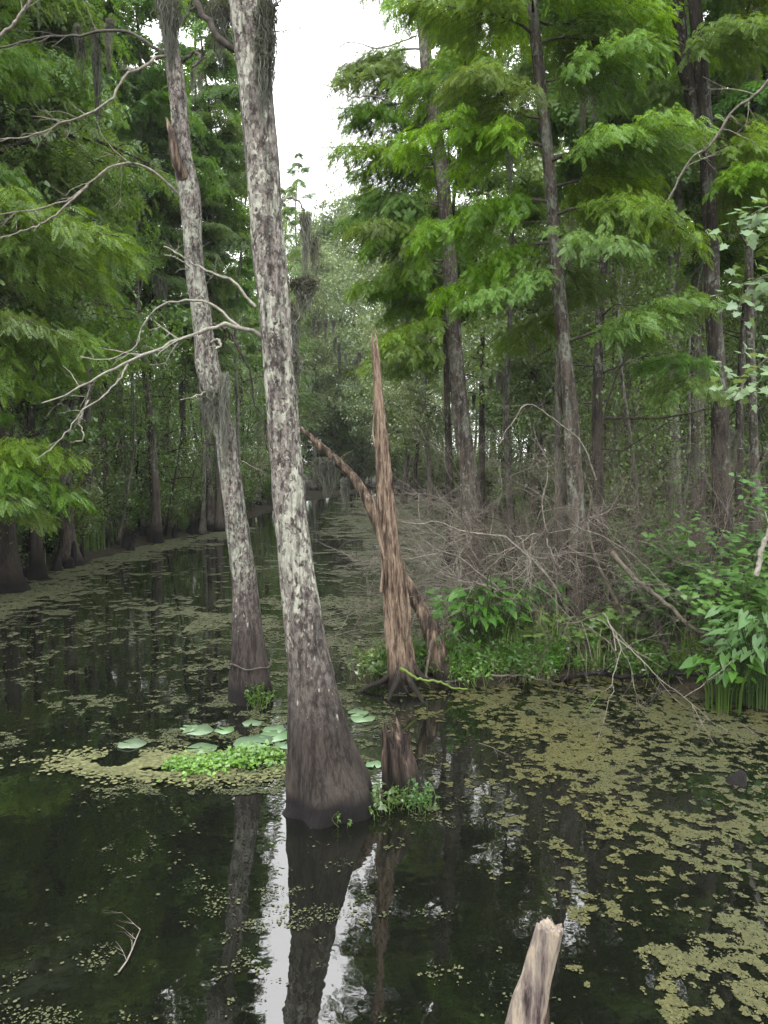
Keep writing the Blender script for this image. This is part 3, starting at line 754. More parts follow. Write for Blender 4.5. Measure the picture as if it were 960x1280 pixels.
# --- the big leaning cypress
YH = 6.1
rows = [(1040, 412, 122), (1015, 412, 116), (1000, 412, 111), (975, 407, 101), (950, 403, 92), (925, 399, 81), (900, 395, 73), (870, 391, 64), (840, 388, 57), (800, 382, 51), (750, 376, 46), (700, 370, 43), (620, 361, 41), (540, 355, 39), (460, 349, 39), (400, 345, 40), (300, 335, 40), (200, 328, 41), (100, 318, 42), (0, 308, 44), (-200, 285, 42), (-600, 235, 38), (-1100, 170, 30), (-1700, 100, 16)]
pts, rad = px_path(rows, YH)
base = pts[1].copy(); base[2] = 0
hero = empty('leaning_cypress', tuple(base)); tag(hero, 'largest leaning cypress trunk crusted with pale lichen, brown flared foot in the water', 'tree')
a = Acc(); tube(a, pts-base, rad, 64, 300, flute=(6, .15, .4), rough=.07, rscale=3, seed=4)
part('trunk', a.mesh('leaning_trunk', M['hero']), hero)
def hb(name, pix, y0, y1, w0, w1, side, mat='twig_pale', sl=.25, root=hero, b=base, seg=6):
    a = bare_branch(pix, y0, y1, w0, w1, side, r2, sl, seg); shift(a, b)
    return part(name, a.mesh('dead_branch', M[mat]), root)
hb('dead_branch', [(338, 425), (316, 416), (300, 409), (280, 406), (255, 412), (225, 424), (190, 440), (150, 457), (110, 478), (75, 497), (52, 504)], 6.1, 5.6, 6.5, 1.8, 10, sl=.25)
hb('dead_branch', [(300, 409), (285, 398), (270, 384), (255, 377), (235, 377), (212, 379), (193, 388), (180, 404), (172, 428), (150, 445), (128, 450), (100, 446)], 6.05, 6.4, 3.6, 1.2, 5, sl=.15)
hb('dead_branch', [(160, 455), (150, 472), (128, 495), (105, 512), (88, 532), (66, 557), (45, 574)], 5.72, 5.4, 2.6, 1.2, 4, sl=.12)
hb('dead_branch', [(111, 500), (103, 515), (101, 535), (105, 548), (88, 553)], 5.6, 5.55, 2.4, 1.2, 1, sl=.08)
hb('dead_branch', [(283, 411), (292, 425), (305, 450), (314, 468), (317, 495), (330, 530), (334, 560)], 6.1, 6.5, 3.6, 1.8, 6, 'twig_dark', .15)
hb('dead_branch', [(320, 384), (306, 368), (290, 350), (270, 343), (250, 335), (225, 318), (205, 308)], 6.0, 6.3, 4, 1.5, 7, sl=.2)
hb('dead_branch', [(305, 66), (290, 60), (277, 50), (262, 30), (245, 2), (225, -40), (190, -80)], 6.1, 6.0, 9, 5, 4, 'twig_dark', .3)
hb('dead_branch', [(285, 25), (268, 12), (260, -10), (250, -50)], 6.1, 6.2, 5, 3, 3, 'twig_dark', .3)
hb('dead_branch', [(325, 45), (337, 30), (343, 12), (346, -20)], 6.1, 6.0, 4, 2, 4, 'twig_dark', .2)
hb('dead_branch', [(322, 8), (335, 6), (348, 5), (350, -4)], 6.1, 5.9, 3, 1.6, 2, 'twig_dark', .1)
hb('dead_branch', [(345, 290), (349, 265), (355, 250), (365, 247), (374, 252), (381, 264)], 6.1, 6.2, 4.5, 2.5, 1, sl=.08)
hb('dead_branch', [(322, 40), (345, 39), (375, 35), (395, 23)], 6.1, 6.3, 2, 1, 3, 'twig', .2)

# --- second cypress
YS = 8.9
rows = [(905, 314, 60), (878, 314, 56), (860, 313, 52), (840, 312, 48), (815, 311, 42), (790, 309.5, 38), (750, 307, 32.5), (700, 302, 29), (640, 294, 27), (580, 286, 26), (540, 281, 25), (505, 272, 24), (480, 266, 27), (455, 259, 29), (430, 256, 26), (400, 253, 25), (350, 245, 23), (300, 241, 23), (240, 236, 26), (200, 229, 24), (150, 225, 21), (100, 220, 21), (50, 213, 19), (0, 206, 18), (-150, 190, 15), (-400, 168, 12), (-700, 150, 6)]
pts, rad = px_path(rows, YS); base2 = pts[1].copy(); base2[2] = 0
sec = empty('crooked_cypress', tuple(base2)); tag(sec, 'thinner crooked cypress trunk with grey lichen standing left of the largest one', 'tree')
a = Acc(); tube(a, pts-base2, rad, 36, 240, flute=(5, .06, .3), rough=.08, rscale=2.6, seed=9)
part('trunk', a.mesh('crooked_trunk', M['second']), sec)
a = Acc(); pr = [P(230, 222, YS-.05), P(222, 205, YS-.12), P(217, 185, YS-.13), P(214, 165, YS-.12), P(208, 147, YS-.1)]
tube(a, np.array(pr)-base2, [.075, .06, .05, .035, .012], 12, 24, rough=.25, rscale=6, seed=3); part('broken_stub', a.mesh('broken_stub', M['log']), sec)
a = Acc(); th = np.linspace(0, 2*math.pi, 29); cz = P(312, 829, YS); rr_ = .238
tube(a, np.stack([cz[0]-base2[0]+rr_*np.cos(th), rr_*np.sin(th), np.full(29, cz[2])+.02*np.sin(th*2)+.015*np.sin(th*5)], -1), np.full(29, .011), 5, cap=False); part('bark_ring', a.mesh('bark_ring', M['twig_dark']), sec)
def sb(pix, y0, y1, w0, w1, side, mat='twig', sl=.35): hb('dead_branch', pix, y0, y1, w0, w1, side, mat, sl, sec, base2)
sb([(222, 70), (205, 70), (195, 72), (180, 85), (160, 90), (150, 105), (140, 125), (115, 140), (80, 152), (45, 168), (0, 174)], 8.9, 8.2, 3.8, 1.4, 12)
sb([(215, 70), (195, 60), (165, 42), (140, 38), (100, 45), (60, 46), (20, 55), (-10, 60)], 8.9, 9.3, 4.2, 2, 9, 'twig_dark')
sb([(222, 242), (205, 225), (180, 208), (150, 205), (128, 215), (105, 235), (85, 250), (40, 262), (0, 268)], 8.9, 8.3, 3.6, 1.3, 12)
sb([(110, 232), (95, 245), (80, 260), (55, 278), (25, 290), (0, 298)], 8.5, 8.2, 3, 1.3, 4)
sb([(226, 78), (236, 70), (242, 65), (250, 70), (246, 80), (240, 84)], 8.9, 8.7, 5, 2.5, 2, 'twig_dark', .15)
sb([(220, 35), (232, 20), (245, 5), (258, -20)], 8.9, 9.1, 4, 2, 2, 'twig_dark', .25)
sb([(256, 405), (275, 408), (290, 420), (300, 440)], 8.9, 9.2, 5, 2, 4, 'twig_dark', .3)
sb([(262, 430), (272, 424), (276, 432), (270, 436)], 8.85, 8.6, 4, 2.5, 1, 'twig_pale', .1)
sb([(270, 490), (255, 492), (243, 496), (225, 500)], 8.85, 8.5, 3, 1, 3, 'twig_pale', .15)
sb([(246, 345), (235, 332), (220, 322), (205, 318)], 8.9, 8.6, 3, 1, 3, 'twig_pale', .2)
sb([(285, 560), (300, 575), (330, 590)], 8.9, 9.3, 3, 1, 3, 'twig', .25)

# --- rotten snags
def rotten(acc, pts, rad, seg, rings, jag, groove, seed, hollow=.5, flat=1.0, yaw=0.):
    q = spline(np.column_stack([pts, rad]), rings); c = q[:, :3]; rr = np.maximum(q[:, 3], .004)
    T, A, B = frames(c); th = np.linspace(0, 2*math.pi, seg, endpoint=False)
    G = np.array([mnoise.noise(Vector((math.cos(t)*3.1+seed, math.sin(t)*3.1, .3)))+.6*mnoise.noise(Vector((math.cos(t)*7+seed, math.sin(t)*7, 2.3))) for t in th])
    J = np.array([mnoise.noise(Vector((math.cos(t)*1.6+seed*2, math.sin(t)*1.6, 9)))+.7*mnoise.noise(Vector((math.cos(t)*5+seed, math.sin(t)*5, 5))) for t in th])
    u = np.linspace(0, 1, rings)
    N = np.array([[mnoise.noise(Vector((math.cos(t)*2.4+seed, math.sin(t)*2.4, z*2.2)))+.5*mnoise.noise(Vector((math.cos(t)*8, math.sin(t)*8+seed, z*7))) for t in th] for z in c[:, 2]])
    r = rr[:, None]*(1+groove*G[None]+groove*.7*N)
    ca, sa = np.cos(th), np.sin(th)*flat
    cy, sy = math.cos(yaw), math.sin(yaw)
    e1 = (ca*cy-sa*sy); e2 = (ca*sy+sa*cy)
    V = c[:, None]+r[:, :, None]*(e1[None, :, None]*A[:, None]+e2[None, :, None]*B[:, None])
    sm = np.clip((u-.55)/.45, 0, 1)**2
    V = V+T[:, None]*(sm[:, None]*J[None]*jag)[:, :, None]
    idx = np.arange(rings*seg).reshape(rings, seg)
    acc.add(V.reshape(-1, 3), np.stack([idx[:-1], np.roll(idx[:-1], -1, 1), np.roll(idx[1:], -1, 1), idx[1:]], -1).reshape(-1, 4))
    # hollow throat
    b0 = acc.n-seg; prev = np.arange(b0, b0+seg); top = V[-1]; ctr = c[-1]
    for k, (s, dz) in enumerate(((.72, -.15), (.45, -.5), (.05, -.7))):
        ring = ctr+(top-ctr)*s; ring = ring+T[-1]*dz*rad[-1]*2*hollow
        i0 = acc.n; acc.v.append(ring); acc.n += seg; cur = np.arange(i0, i0+seg)
        acc.f.append(np.stack([prev, np.roll(prev, -1), np.roll(cur, -1), cur], -1)); prev = cur

YB = 9.35
rows = [(862, 502, 48), (845, 501, 46), (820, 500, 40), (790, 497, 36), (750, 493, 33), (700, 489, 31), (650, 484, 29), (600, 480, 25), (560, 478, 21), (520, 475, 17), (480, 472, 13), (450, 470, 12), (428, 468, 11)]
pts, rad = px_path(rows, YB); b3 = pts[1].copy(); b3[2] = 0
sn = empty('broken_snag', tuple(b3)); tag(sn, 'tall orange brown rotten snag tapering to a jagged tip left of the dead thicket', 'snag')
a = Acc(); rotten(a, pts-b3, rad*.78, 64, 190, .3, .27, 3.3); part('trunk', a.mesh('snag_trunk', M['snag']), sn)
for pr, wd in (([(469, 560), (466, 540), (467, 518), (466, 500)], .014), ([(482, 700), (474, 672), (470, 640), (464, 612)], .03), ([(508, 800), (512, 770), (508, 730), (505, 700)], .025), ([(476, 740), (478, 712), (474, 690)], .02)):
    a = Acc(); pp = np.array([P(x, y, YB-.1) for x, y in pr])-b3; tube(a, pp, np.linspace(wd, .004, len(pp)), 6, 14, rough=.4, rscale=9, seed=wd*100); part('bark_splinter', a.mesh('bark_splinter', M['snag']), sn)

for k_, (dx, dy, l_, az) in enumerate([(-.16, -.05, .5, 200), (.1, -.18, .55, 290), (.25, -.02, .7, 350), (-.05, -.2, .4, 250), (.2, .2, .6, 40)]):
    a = Acc(); ca_, sa_ = math.cos(R(az)), math.sin(R(az)); tube(a, [(dx*.4, dy*.4, .32), (dx, dy, .14), (dx+ca_*l_*.5, dy+sa_*l_*.5, .05), (dx+ca_*l_, dy+sa_*l_, -.08)], [.045, .04, .025, .01], 8, 16, rough=.25, rscale=6, seed=k_+2); part('root', a.mesh('snag_root', M['stump']), sn)
# leaning dead log that crosses behind the snag
lp = [(566, 858, 30), (552, 835, 30), (543, 800, 25), (528, 765, 18), (510, 732, 16), (492, 700, 15), (476, 665, 14), (463, 632, 14), (448, 605, 12), (425, 580, 11), (400, 557, 9), (374, 534, 5)]
pts = np.array([P(x, y, 9.55+.05*i) for i, (x, y, _) in enumerate(lp)]); rad = np.array([w_/2/F*9.7 for *_, w_ in lp])
b4 = pts[0].copy(); b4[2] = 0
lg = empty('leaning_dead_log', tuple(b4)); tag(lg, 'thin leaning dead log passing behind the rotten snag, its bare tip pointing up left', 'log')
a = Acc(); tube(a, pts-b4, rad, 22, 130, rough=.24, rscale=3.5, seed=5); part('trunk', a.mesh('log_trunk', M['log']), lg)
for pix, y0, y1, w0, w1 in (([(547, 812), (552, 790), (556, 770), (562, 752)], 9.6, 9.5, 5, 2), ([(540, 800), (535, 825), (533, 850)], 9.45, 9.3, 4, 3), ([(470, 650), (480, 640), (492, 636)], 9.9, 10.2, 5, 2), ([(424, 580), (430, 570), (441, 563)], 10.1, 9.9, 3, 1.2)):
    a = bare_branch(pix, y0, y1, w0, w1, 2, r2, .2); shift(a, b4); part('dead_branch', a.mesh('dead_branch', M['twig_brown']), lg)

# stump at the foot of the big cypress
rows = [(1025, 509, 50), (1000, 507, 46), (975, 503, 40), (950, 499, 36), (930, 495, 31), (914, 491, 22)]
pts, rad = px_path(rows, 6.35); b5 = pts[1].copy(); b5[2] = 0
st = empty('jagged_stump', tuple(b5)); tag(st, 'short dark reddish stump with jagged top right beside the largest leaning trunk', 'stump')
a = Acc(); rotten(a, pts-b5, rad, 48, 70, .17, .22, 8.1, hollow=1.3); part('trunk', a.mesh('stump_trunk', M['stump']), st)
for pr in ([(484, 985), (481, 950), (482, 925), (481, 903)], [(520, 1000), (515, 975), (512, 955), (513, 935)]):
    a = Acc(); pp = np.array([P(x, y, 6.3) for x, y in pr])-b5; tube(a, pp, np.linspace(.04, .006, 4), 8, 18, rough=.35, rscale=8, seed=pr[0][0]); part('bark_splinter', a.mesh('stump_splinter', M['stump']), st)

# weathered post in the foreground
rows = [(1440, 604, 66), (1340, 634, 56), (1280, 655, 48), (1240, 665, 44), (1226, 669, 40), (1200, 676, 38), (1175, 683, 36), (1158, 687, 35)]
pts, rad = px_path(rows, 3.1); b6 = pts[0].copy(); b6[2] = 0
po = empty('broken_post', tuple(b6)); tag(po, 'weathered split wooden post leaning right in the bottom foreground water', 'post')
a = Acc(); rotten(a, pts-b6, rad*1.02, 56, 90, .03, .13, 5.7, hollow=.3, flat=.62, yaw=.3); part('shaft', a.mesh('post_shaft', M['post']), po)
a = Acc(); pp = np.array([P(x, y, 3.16) for x, y in [(640, 1400), (662, 1330), (676, 1280), (683, 1238)]])-b6; tube(a, pp, [.05, .045, .035, .008], 9, 20, rough=.2, rscale=8, seed=2); part('bark_splinter', a.mesh('post_splinter', M['stump']), po)

# ---------------------------------------------------------------- feathery cypresses on the right
BM = []
rq = np.random.default_rng(8)
for k in range(6):
    w_, Ms, Ts = cyp_branch(2.0, rq, space=.066, step=.05, droop=(.2, .36, .12, .3, .42, .26)[k], rise=(.15, .25, .05, .1, .3, -.05)[k], sub=.5)
    f_ = Acc(); inst(f_, FR_NEAR[0], FR_NEAR[1], Ms, Ts)
    BM.append((w_.mesh('cypress_branch', M['twig_dark']), f_.mesh('cypress_branch_foliage', M['cyp_bright'], False), f_.mesh('cypress_branch_foliage_deep', M['cyp'], False)))
def fbranch(root, loc, L, az, el, roll=0., bright=True, k=None, name='branch', zs=1.):
    k = int(rq.integers(6)) if k is None else k
    b = part(name, BM[k][0], root, loc); b.rotation_euler = (Matrix.Rotation(az, 3, 'Z') @ Matrix.Rotation(-el, 3, 'Y') @ Matrix.Rotation(roll, 3, 'X')).to_euler()
    b.scale = (L/2, L/2, L/2*zs); f = part('foliage', BM[k][1 if bright else 2], b); return b
def feather_tree(name, label, rows, Y, mat, brs, seed, flare=(5, .1, .4), fill_=(0, 0, 0, 0), bright=.7):
    pts, rad = px_path(rows, Y); b = pts[0].copy()
    root = empty(name, tuple(b)); tag(root, label, 'tree')
    a = Acc(); tube(a, pts-b, rad, 24, 160, flute=flare, rough=.07, rscale=1.8, seed=seed)
    zs = pts[:, 2]
    part('trunk', a.mesh(name+'_trunk', mat), root)
    at = lambda z: np.array([np.interp(z, zs, pts[:, 0]), np.interp(z, zs, pts[:, 1]), z])-b
    for (py, L, az, el, bf) in brs:
        z = P(600, py, Y)[2]; fbranch(root, tuple(at(z)), L, R(az), R(el), bright=bf)
    z0, z1, n, Lm = fill_
    for i in range(n):
        if seed == 21 and math.sin(i*2.4) < -.35: continue
        t = i/max(1, n-1); z = z0+(z1-z0)*t; fbranch(root, tuple(at(z)), Lm*rq.uniform(.6, 1.1), i*2.4+rq.normal(0, .3), rq.uniform(-.15, .25), rq.normal(0, .15), rq.random() < bright)
    return root
# azimuths: 0 = right, 90 = away, 180 = left, 270 = towards the camera
ftA = feather_tree('feathery_cypress', 'lichened cypress standing in water behind the leafy clump, green foliage drooping to its left',
    [(765, 600, 47.0), (745, 598, 42.0), (715, 596, 36.1), (680, 593, 31.9), (640, 590, 27.7), (580, 584, 22.7), (520, 576, 21.0), (460, 570, 20.2), (400, 566, 19.3), (300, 560, 17.6), (200, 550, 16.8), (100, 535, 16.0), (0, 527, 15.1), (-200, 515, 16), (-500, 500, 12), (-800, 490, 5)], 15.6, M['bark'],
    [(430, 1.9, 200, -8, True), (400, 1.6, 205, 0, True), (440, 1.3, 160, -10, True), (330, 2.0, 190, -12, True), (300, 2.1, 215, 0, True), (250, 2.1, 170, -5, True), (210, 2.2, 200, 5, True), (200, 1.9, 150, 5, True), (160, 1.9, 200, 5, True), (380, 1.5, 150, 0, True),
     (120, 1.9, 205, 5, True), (90, 1.6, 180, 8, False), (60, 1.7, 165, 5, True), (350, 1.6, 185, -8, True), (275, 1.8, 200, -5, True)], 21, fill_=(6.0, 15, 24, 1.75), bright=.45)
ftB = feather_tree('feathery_cypress', 'reddish based slim cypress inside the dead thicket with bright layered foliage above',
    [(850, 712, 37.0), (800, 716, 31.9), (760, 720, 27.7), (710, 722, 24.4), (650, 721, 21.8), (580, 717, 20.2), (500, 712, 18.5), (440, 706, 16.8), (380, 700, 16.8), (250, 690, 15.1), (100, 675, 14.3), (0, 665, 13.4), (-250, 640, 14), (-600, 610, 9), (-900, 590, 4)], 10.9, M['bark'],
    [(430, 1.9, -12, 18, True), (350, 1.5, 200, -5, True), (300, 1.7, 170, -8, True), (250, 1.9, 190, 0, True), (265, 1.9, -20, -8, True), (300, 1.5, 300, -12, True), (230, 1.7, 20, 0, True), (200, 2.2, 15, 12, True), (205, 1.9, -25, 8, True), (180, 2.0, 185, 5, True),
     (150, 1.7, 225, 5, True), (110, 1.9, 175, 8, True), (100, 1.6, 320, 5, True), (60, 1.8, 10, 10, True), (50, 1.8, 200, 10, True), (20, 1.6, 250, 8, True), (0, 1.7, -15, 5, True), (-40, 1.9, 185, 0, True), (-60, 1.8, 5, 0, True), (390, 1.2, 120, 0, False), (330, 1.4, 60, 0, False)], 23, fill_=(8.5, 15, 14, 1.8), bright=.5)
ftC = feather_tree('feathery_cypress', 'dark forked cypress near the right edge with one bright layered branch at mid height',
    [(800, 905, 33.6), (740, 905, 28.6), (600, 902, 22.7), (480, 898, 20.2), (400, 892, 19.3), (300, 888, 18.5), (200, 884, 17.6), (100, 878, 16.8), (0, 868, 16.0), (-200, 850, 16), (-600, 830, 8)], 11.5, M['bark_dark'],
    [(215, 1.6, 5, 5, True), (190, 1.4, -30, 8, True), (235, 1.5, 20, 0, True), (240, 1.3, -60, 0, True), (450, 1.2, 190, 0, False), (480, 1.3, 215, -5, True), (40, 1.8, 10, 5, False), (-30, 1.9, 330, 5, False)], 25, fill_=(7.5, 13, 16, 1.7), bright=.25)
fork = Acc(); fp = np.array([P(x, y, 11.6) for x, y in [(888, 190), (872, 150), (862, 110), (852, 60), (846, 0), (838, -120)]])-np.array(ftC.location); tube(fork, fp, [.10, .105, .10, .1, .095, .07], 16, 50, rough=.08, rscale=2, seed=6)
part('fork', fork.mesh('forked_stem', M['bark_dark']), ftC)
# left: a cypress just outside the frame whose low branches reach in
ftD = feather_tree('feathery_cypress', 'near cypress at the left frame edge, low bright branches reaching over the water',
    [(820, -115, 60), (760, -118, 45), (650, -120, 34), (400, -125, 27), (100, -130, 24), (-300, -135, 18), (-800, -140, 8)], 12.6, M['bark'],
    [(600, 2.6, 5, 2, True), (610, 2.3, -20, 0, True), (560, 2.5, 15, 0, True), (590, 2.2, 30, -3, True), (520, 1.6, 0, 5, False), (430, 3.2, 8, 5, False), (410, 2.8, -18, 0, False), (250, 3.3, 0, 8, False), (300, 3.0, 20, 0, False)], 27, fill_=(6.5, 13, 20, 2.6), bright=.1)

# ---------------------------------------------------------------- hanging moss
def moss_mesh(r, rx, ry, rz, n, lmin, lmax, mat, w=.0045, sway=.02):
    a = Acc(); k = 14
    u = r.normal(0, 1, (n, 3)); u = norm(u)*(r.random((n, 1))**.5); p0 = u*np.array([rx, ry, rz])
    l = (lmin*.5+(lmax-lmin*.5)*r.random(n)**1.8)*(1-.6*np.abs(u[:, 0])); p0[:, 0] += .3*rx*np.sin(u[:, 2]*9); t = np.linspace(0, 1, k)
    ph = r.uniform(0, 6.28, (n, 2)); am = r.uniform(.3, 1.6, (n, 2))*sway
    cz = .011; X = p0[:, 0, None]*(1-.35*t)+am[:, :1]*np.sin(t*5+ph[:, :1])+cz*np.sin(t*17+ph[:, :1]*3); Y = p0[:, 1, None]*(1-.35*t)+am[:, 1:]*np.sin(t*5+ph[:, 1:])+cz*np.sin(t*19+ph[:, 1:]*2); Z = p0[:, 2, None]-l[:, None]*t
    Cn = np.stack([X, Y, Z], -1); ang = r.uniform(0, 3.14, n); off = np.stack([np.cos(ang), np.sin(ang), 0*ang], -1)[:, None]*(w*(1.1-.8*t))[None, :, None]
    V = np.stack([Cn-off, Cn+off], 2).reshape(n, 2*k, 3)
    f = np.array([(2*i, 2*i+1, 2*i+3, 2*i+2) for i in range(k-1)]); Fi = (f[None]+(np.arange(n)*2*k)[:, None, None]).reshape(-1, 4)
    a.add(V.reshape(-1, 3), Fi); return a
rm = np.random.default_rng(61)
def moss(px, py, Y, sz, label, n=500, l=(.15, .5), mat='moss', group=None, w=.004):
    p = P(px, py, Y); a = moss_mesh(rm, *sz, n, l[0], l[1], M[mat], w)
    o = link('spanish_moss', a.mesh('spanish_moss', M[mat], False), None, tuple(p)); tag(o, label, 'moss', group); return o
moss(382, 270, 6.2, (.035, .03, .05), 'grey hanging moss in long twin tails from the hooked twig right of the largest trunk', 150, (.3, .8), 'moss', w=.0026)
moss(393, 300, 6.25, (.035, .03, .06), 'thinner right tail of the twin tailed moss on the hooked twig', 90, (.2, .5), 'moss', w=.0026)
moss(380, 352, 6.2, (.12, .04, .07), 'loose swept moss bundle joined below the twin tails', 420, (.1, .3), 'moss')
moss(362, 395, 6.12, (.07, .05, .12), 'grey moss bundle clinging to the right flank of the largest trunk', 450, (.3, .75), 'moss')
moss(366, 450, 6.1, (.05, .04, .12), 'lower moss bundle on the right flank of the largest trunk', 380, (.15, .42), 'moss')
moss(334, 20, 6.05, (.06, .06, .3), 'dark moss fringe on the upper right of the largest trunk at the top edge', 500, (.25, .9), 'moss_dark')
moss(327, 40, 5.95, (.04, .04, .3), 'dark moss coat on the front of the largest trunk near the top edge', 350, (.2, .6), 'moss_dark')
moss(276, 10, 6.1, (.12, .05, .08), 'dark moss tuft on the upper left branch of the largest trunk', 280, (.1, .5), 'moss_dark')
moss(212, 5, 8.8, (.16, .08, .2), 'moss fringe round the top of the crooked trunk', 380, (.3, .8), 'moss_dark')
moss(266, 495, 8.75, (.14, .06, .10), 'pale grey moss tuft hanging left of the crooked trunk below its knob', 600, (.12, .42), 'moss')
moss(280, 480, 8.72, (.06, .04, .15), 'pale moss streak draped down the crooked trunk', 500, (.4, 1.0), 'moss')
moss(410, 575, 10.0, (.22, .05, .05), 'pale moss curtain hanging beneath the leaning dead log', 600, (.15, .6), 'moss')
moss(432, 600, 9.95, (.06, .05, .05), 'thin moss strand near the middle of the leaning dead log', 160, (.2, .55), 'moss')
def ragged(parts_):
    a = Acc()
    for rx, n, l0, l1, dx, dz in parts_:
        b_ = moss_mesh(rm, rx, rx*.8, rx*.8, n, l0, l1, None, .0065, .03); a.merge(b_, None, np.array([dx, rm.normal(0, .1), dz]))
    return a
tufts = [ragged([(.07, 130, .3, 1.1, -.15, 0), (.05, 80, .3, .8, .05, -.1), (.06, 110, .2, .6, .22, .05), (.04, 40, .2, .5, -.32, .1)]), ragged([(.05, 110, .5, 1.7, 0, 0), (.04, 60, .3, .9, .16, .12), (.05, 50, .2, .5, -.14, .18)]), ragged([(.06, 90, .2, .6, -.3, 0), (.06, 90, .3, .9, -.08, .04), (.07, 90, .2, .5, .14, -.03), (.05, 60, .2, .7, .33, .02)])]
tm = [t.mesh('spanish_moss', M['moss_dark' if i == 1 else 'moss'], False) for i, t in enumerate(tufts)]
spots = [(530, 290, 17), (545, 300, 19), (555, 285, 16.5), (525, 400, 20), (560, 400, 21), (75, 500, 19), (60, 190, 20), (115, 60, 15), (120, 30, 15), (100, 420, 22), (130, 400, 24), (160, 430, 26), (195, 350, 24), (420, 430, 40), (405, 400, 42), (440, 445, 38), (640, 150, 14), (740, 110, 13), (890, 440, 13), (600, 330, 16), (520, 440, 30),
         (660, 420, 18), (800, 430, 17), (835, 380, 16.5), (775, 470, 16), (230, 480, 28), (205, 560, 30), (170, 560, 27), (25, 420, 18), (945, 160, 12), (925, 540, 13), (585, 500, 22), (620, 470, 24), (700, 460, 20), (480, 500, 45), (340, 470, 48), (250, 90, 20), (20, 250, 18), (140, 280, 22), (870, 560, 15)]
for i, (px, py, Y) in enumerate(spots):
    o = link('spanish_moss', tm[i % 3], None, tuple(P(px, py, Y))); s = rm.uniform(.7, 1.2)*(1 if Y < 30 else 1.6); o.scale = (s, s, s*1.1); o.rotation_euler = (0, 0, rm.uniform(0, 6))
    tag(o, 'grey moss tuft hanging in the shade of the wood behind the open water', 'moss', 'moss tufts in the woods')

# ---------------------------------------------------------------- dead thicket on the spit
def dead_shrub(px, py, Y, h, label, mats, n=7, seed=0, lean=(0, 0), r0=.02, depth=3):
    r0 *= .75; n = int(n*1.7); h *= 1.4; r0 *= 1.15; depth = 4 if h > 2.2 else 3
    r = np.random.default_rng(seed); b = P(px, py, Y); b[2] = max(gh(b[0], b[1]), -.05)
    root = empty('dead_shrub', tuple(b)); tag(root, label, 'shrub')
    for i in range(n):
        a = Acc(); az = i*2.4+r.uniform(-.4, .4); d = np.array([math.cos(az)*.55+lean[0], math.sin(az)*.35+lean[1], 1.])
        twig(a, (r.normal(0, .08), r.normal(0, .08), -.05), d, h*r.uniform(.6, 1.), r0*r.uniform(.5, 1), depth, r, .3, 4, -.02, 5)
        part('stem', a.mesh('dead_stem', M[mats[i % len(mats)]]), root)
dead_shrub(690, 830, 10.6, 2.3, 'bare grey twiggy thicket left of the reddish based cypress', ['twig', 'twig_brown', 'twig'], 9, 3, (-.35, 0), .022)
dead_shrub(735, 820, 10.9, 1.7, 'brown tangled dead bush around the foot of the reddish based cypress', ['twig_brown'], 11, 4, (0, 0), .014)
dead_shrub(640, 790, 12.2, 2.6, 'pale bare bush behind the arrow leaved clump', ['twig', 'twig_brown'], 8, 5, (-.2, .1), .02)
dead_shrub(780, 800, 11.6, 2.2, 'thin dead bush left of the lobed leaf bush', ['twig_brown', 'twig'], 7, 6, (.1, 0), .014)
dead_shrub(600, 745, 15.4, 2.4, 'greyish dead brush round the foot of the lichened right cypress', ['twig', 'twig_dark'], 6, 7, (-.4, 0), .012)
dead_shrub(820, 770, 12.5, 2.8, 'tall faint dead brush in the shade behind the lobed leaf bush', ['twig_brown'], 7, 8, (0, 0), .012)
dead_shrub(880, 800, 10.8, 2.6, 'dead vertical stems among the dark trunks at the right', ['twig', 'twig_brown'], 7, 9, (.1, 0), .014)
def limb(pix, y0, y1, w0, w1, side, mat, label, name='fallen_branch', sl=.3, seg=8):
    a = bare_branch(pix, y0, y1, w0, w1, side, r2, sl, seg); off = a.v[0][0].copy(); shift(a, off)
    o = link(name, a.mesh(name, M[mat]), None, tuple(off)); tag(o, label, 'branch'); return o
limb([(700, 745), (680, 715), (662, 698), (630, 672), (600, 667), (570, 662), (545, 652), (520, 655), (500, 652)], 10.2, 9.6, 4, 1.1, 20, 'twig', 'arching bare branch reaching left over the water from the dead thicket', sl=.6)
limb([(745, 600), (735, 570), (720, 545), (700, 530), (680, 515), (665, 505), (655, 508), (640, 530), (620, 560)], 10.4, 9.9, 2.2, .9, 14, 'twig', 'pale hooked twig arching at the top of the dead thicket', sl=.5)
limb([(790, 830), (780, 780), (765, 740), (745, 700), (735, 660), (738, 620), (730, 590)], 10.2, 10.6, 7, 2.5, 8, 'twig_brown', 'brown crooked stem rising right of the reddish based cypress', sl=.5)
limb([(765, 690), (775, 705), (800, 728), (825, 748), (845, 765), (862, 783), (885, 792), (915, 798), (945, 803)], 9.8, 9.0, 7, 4, 14, 'twig_brown', 'brown grey limb sloping down right across the lobed leaf bush', sl=.35, seg=12)
limb([(820, 775), (826, 792), (832, 812), (837, 826)], 9.3, 9.2, 8, 3, 0, 'log', 'short peeled orange stick hanging under the sloping grey limb')
limb([(700, 850), (740, 842), (790, 846), (840, 842), (900, 848)], 9.6, 9.1, 7, 5, 14, 'bark_dark', 'dark waterlogged branch lying along the right shoreline', sl=.2, seg=10)
limb([(548, 855), (580, 848), (620, 845), (665, 848), (700, 856)], 9.35, 9.5, 3.5, 2, 9, 'twig_brown', 'grey stick lying on the bank edge right of the snag foot', sl=.25)
limb([(500, 835), (522, 848), (548, 852), (570, 860), (585, 862)], 8.9, 9.0, 4, 2, 4, 'grass', 'pale green trailing stem at the snag foot', sl=.12)
limb([(575, 730), (572, 700), (590, 668), (582, 640)], 12.5, 12.8, 4, 2, 5, 'twig_pale', 'white curved twig in front of the lichened right cypress', sl=.35)
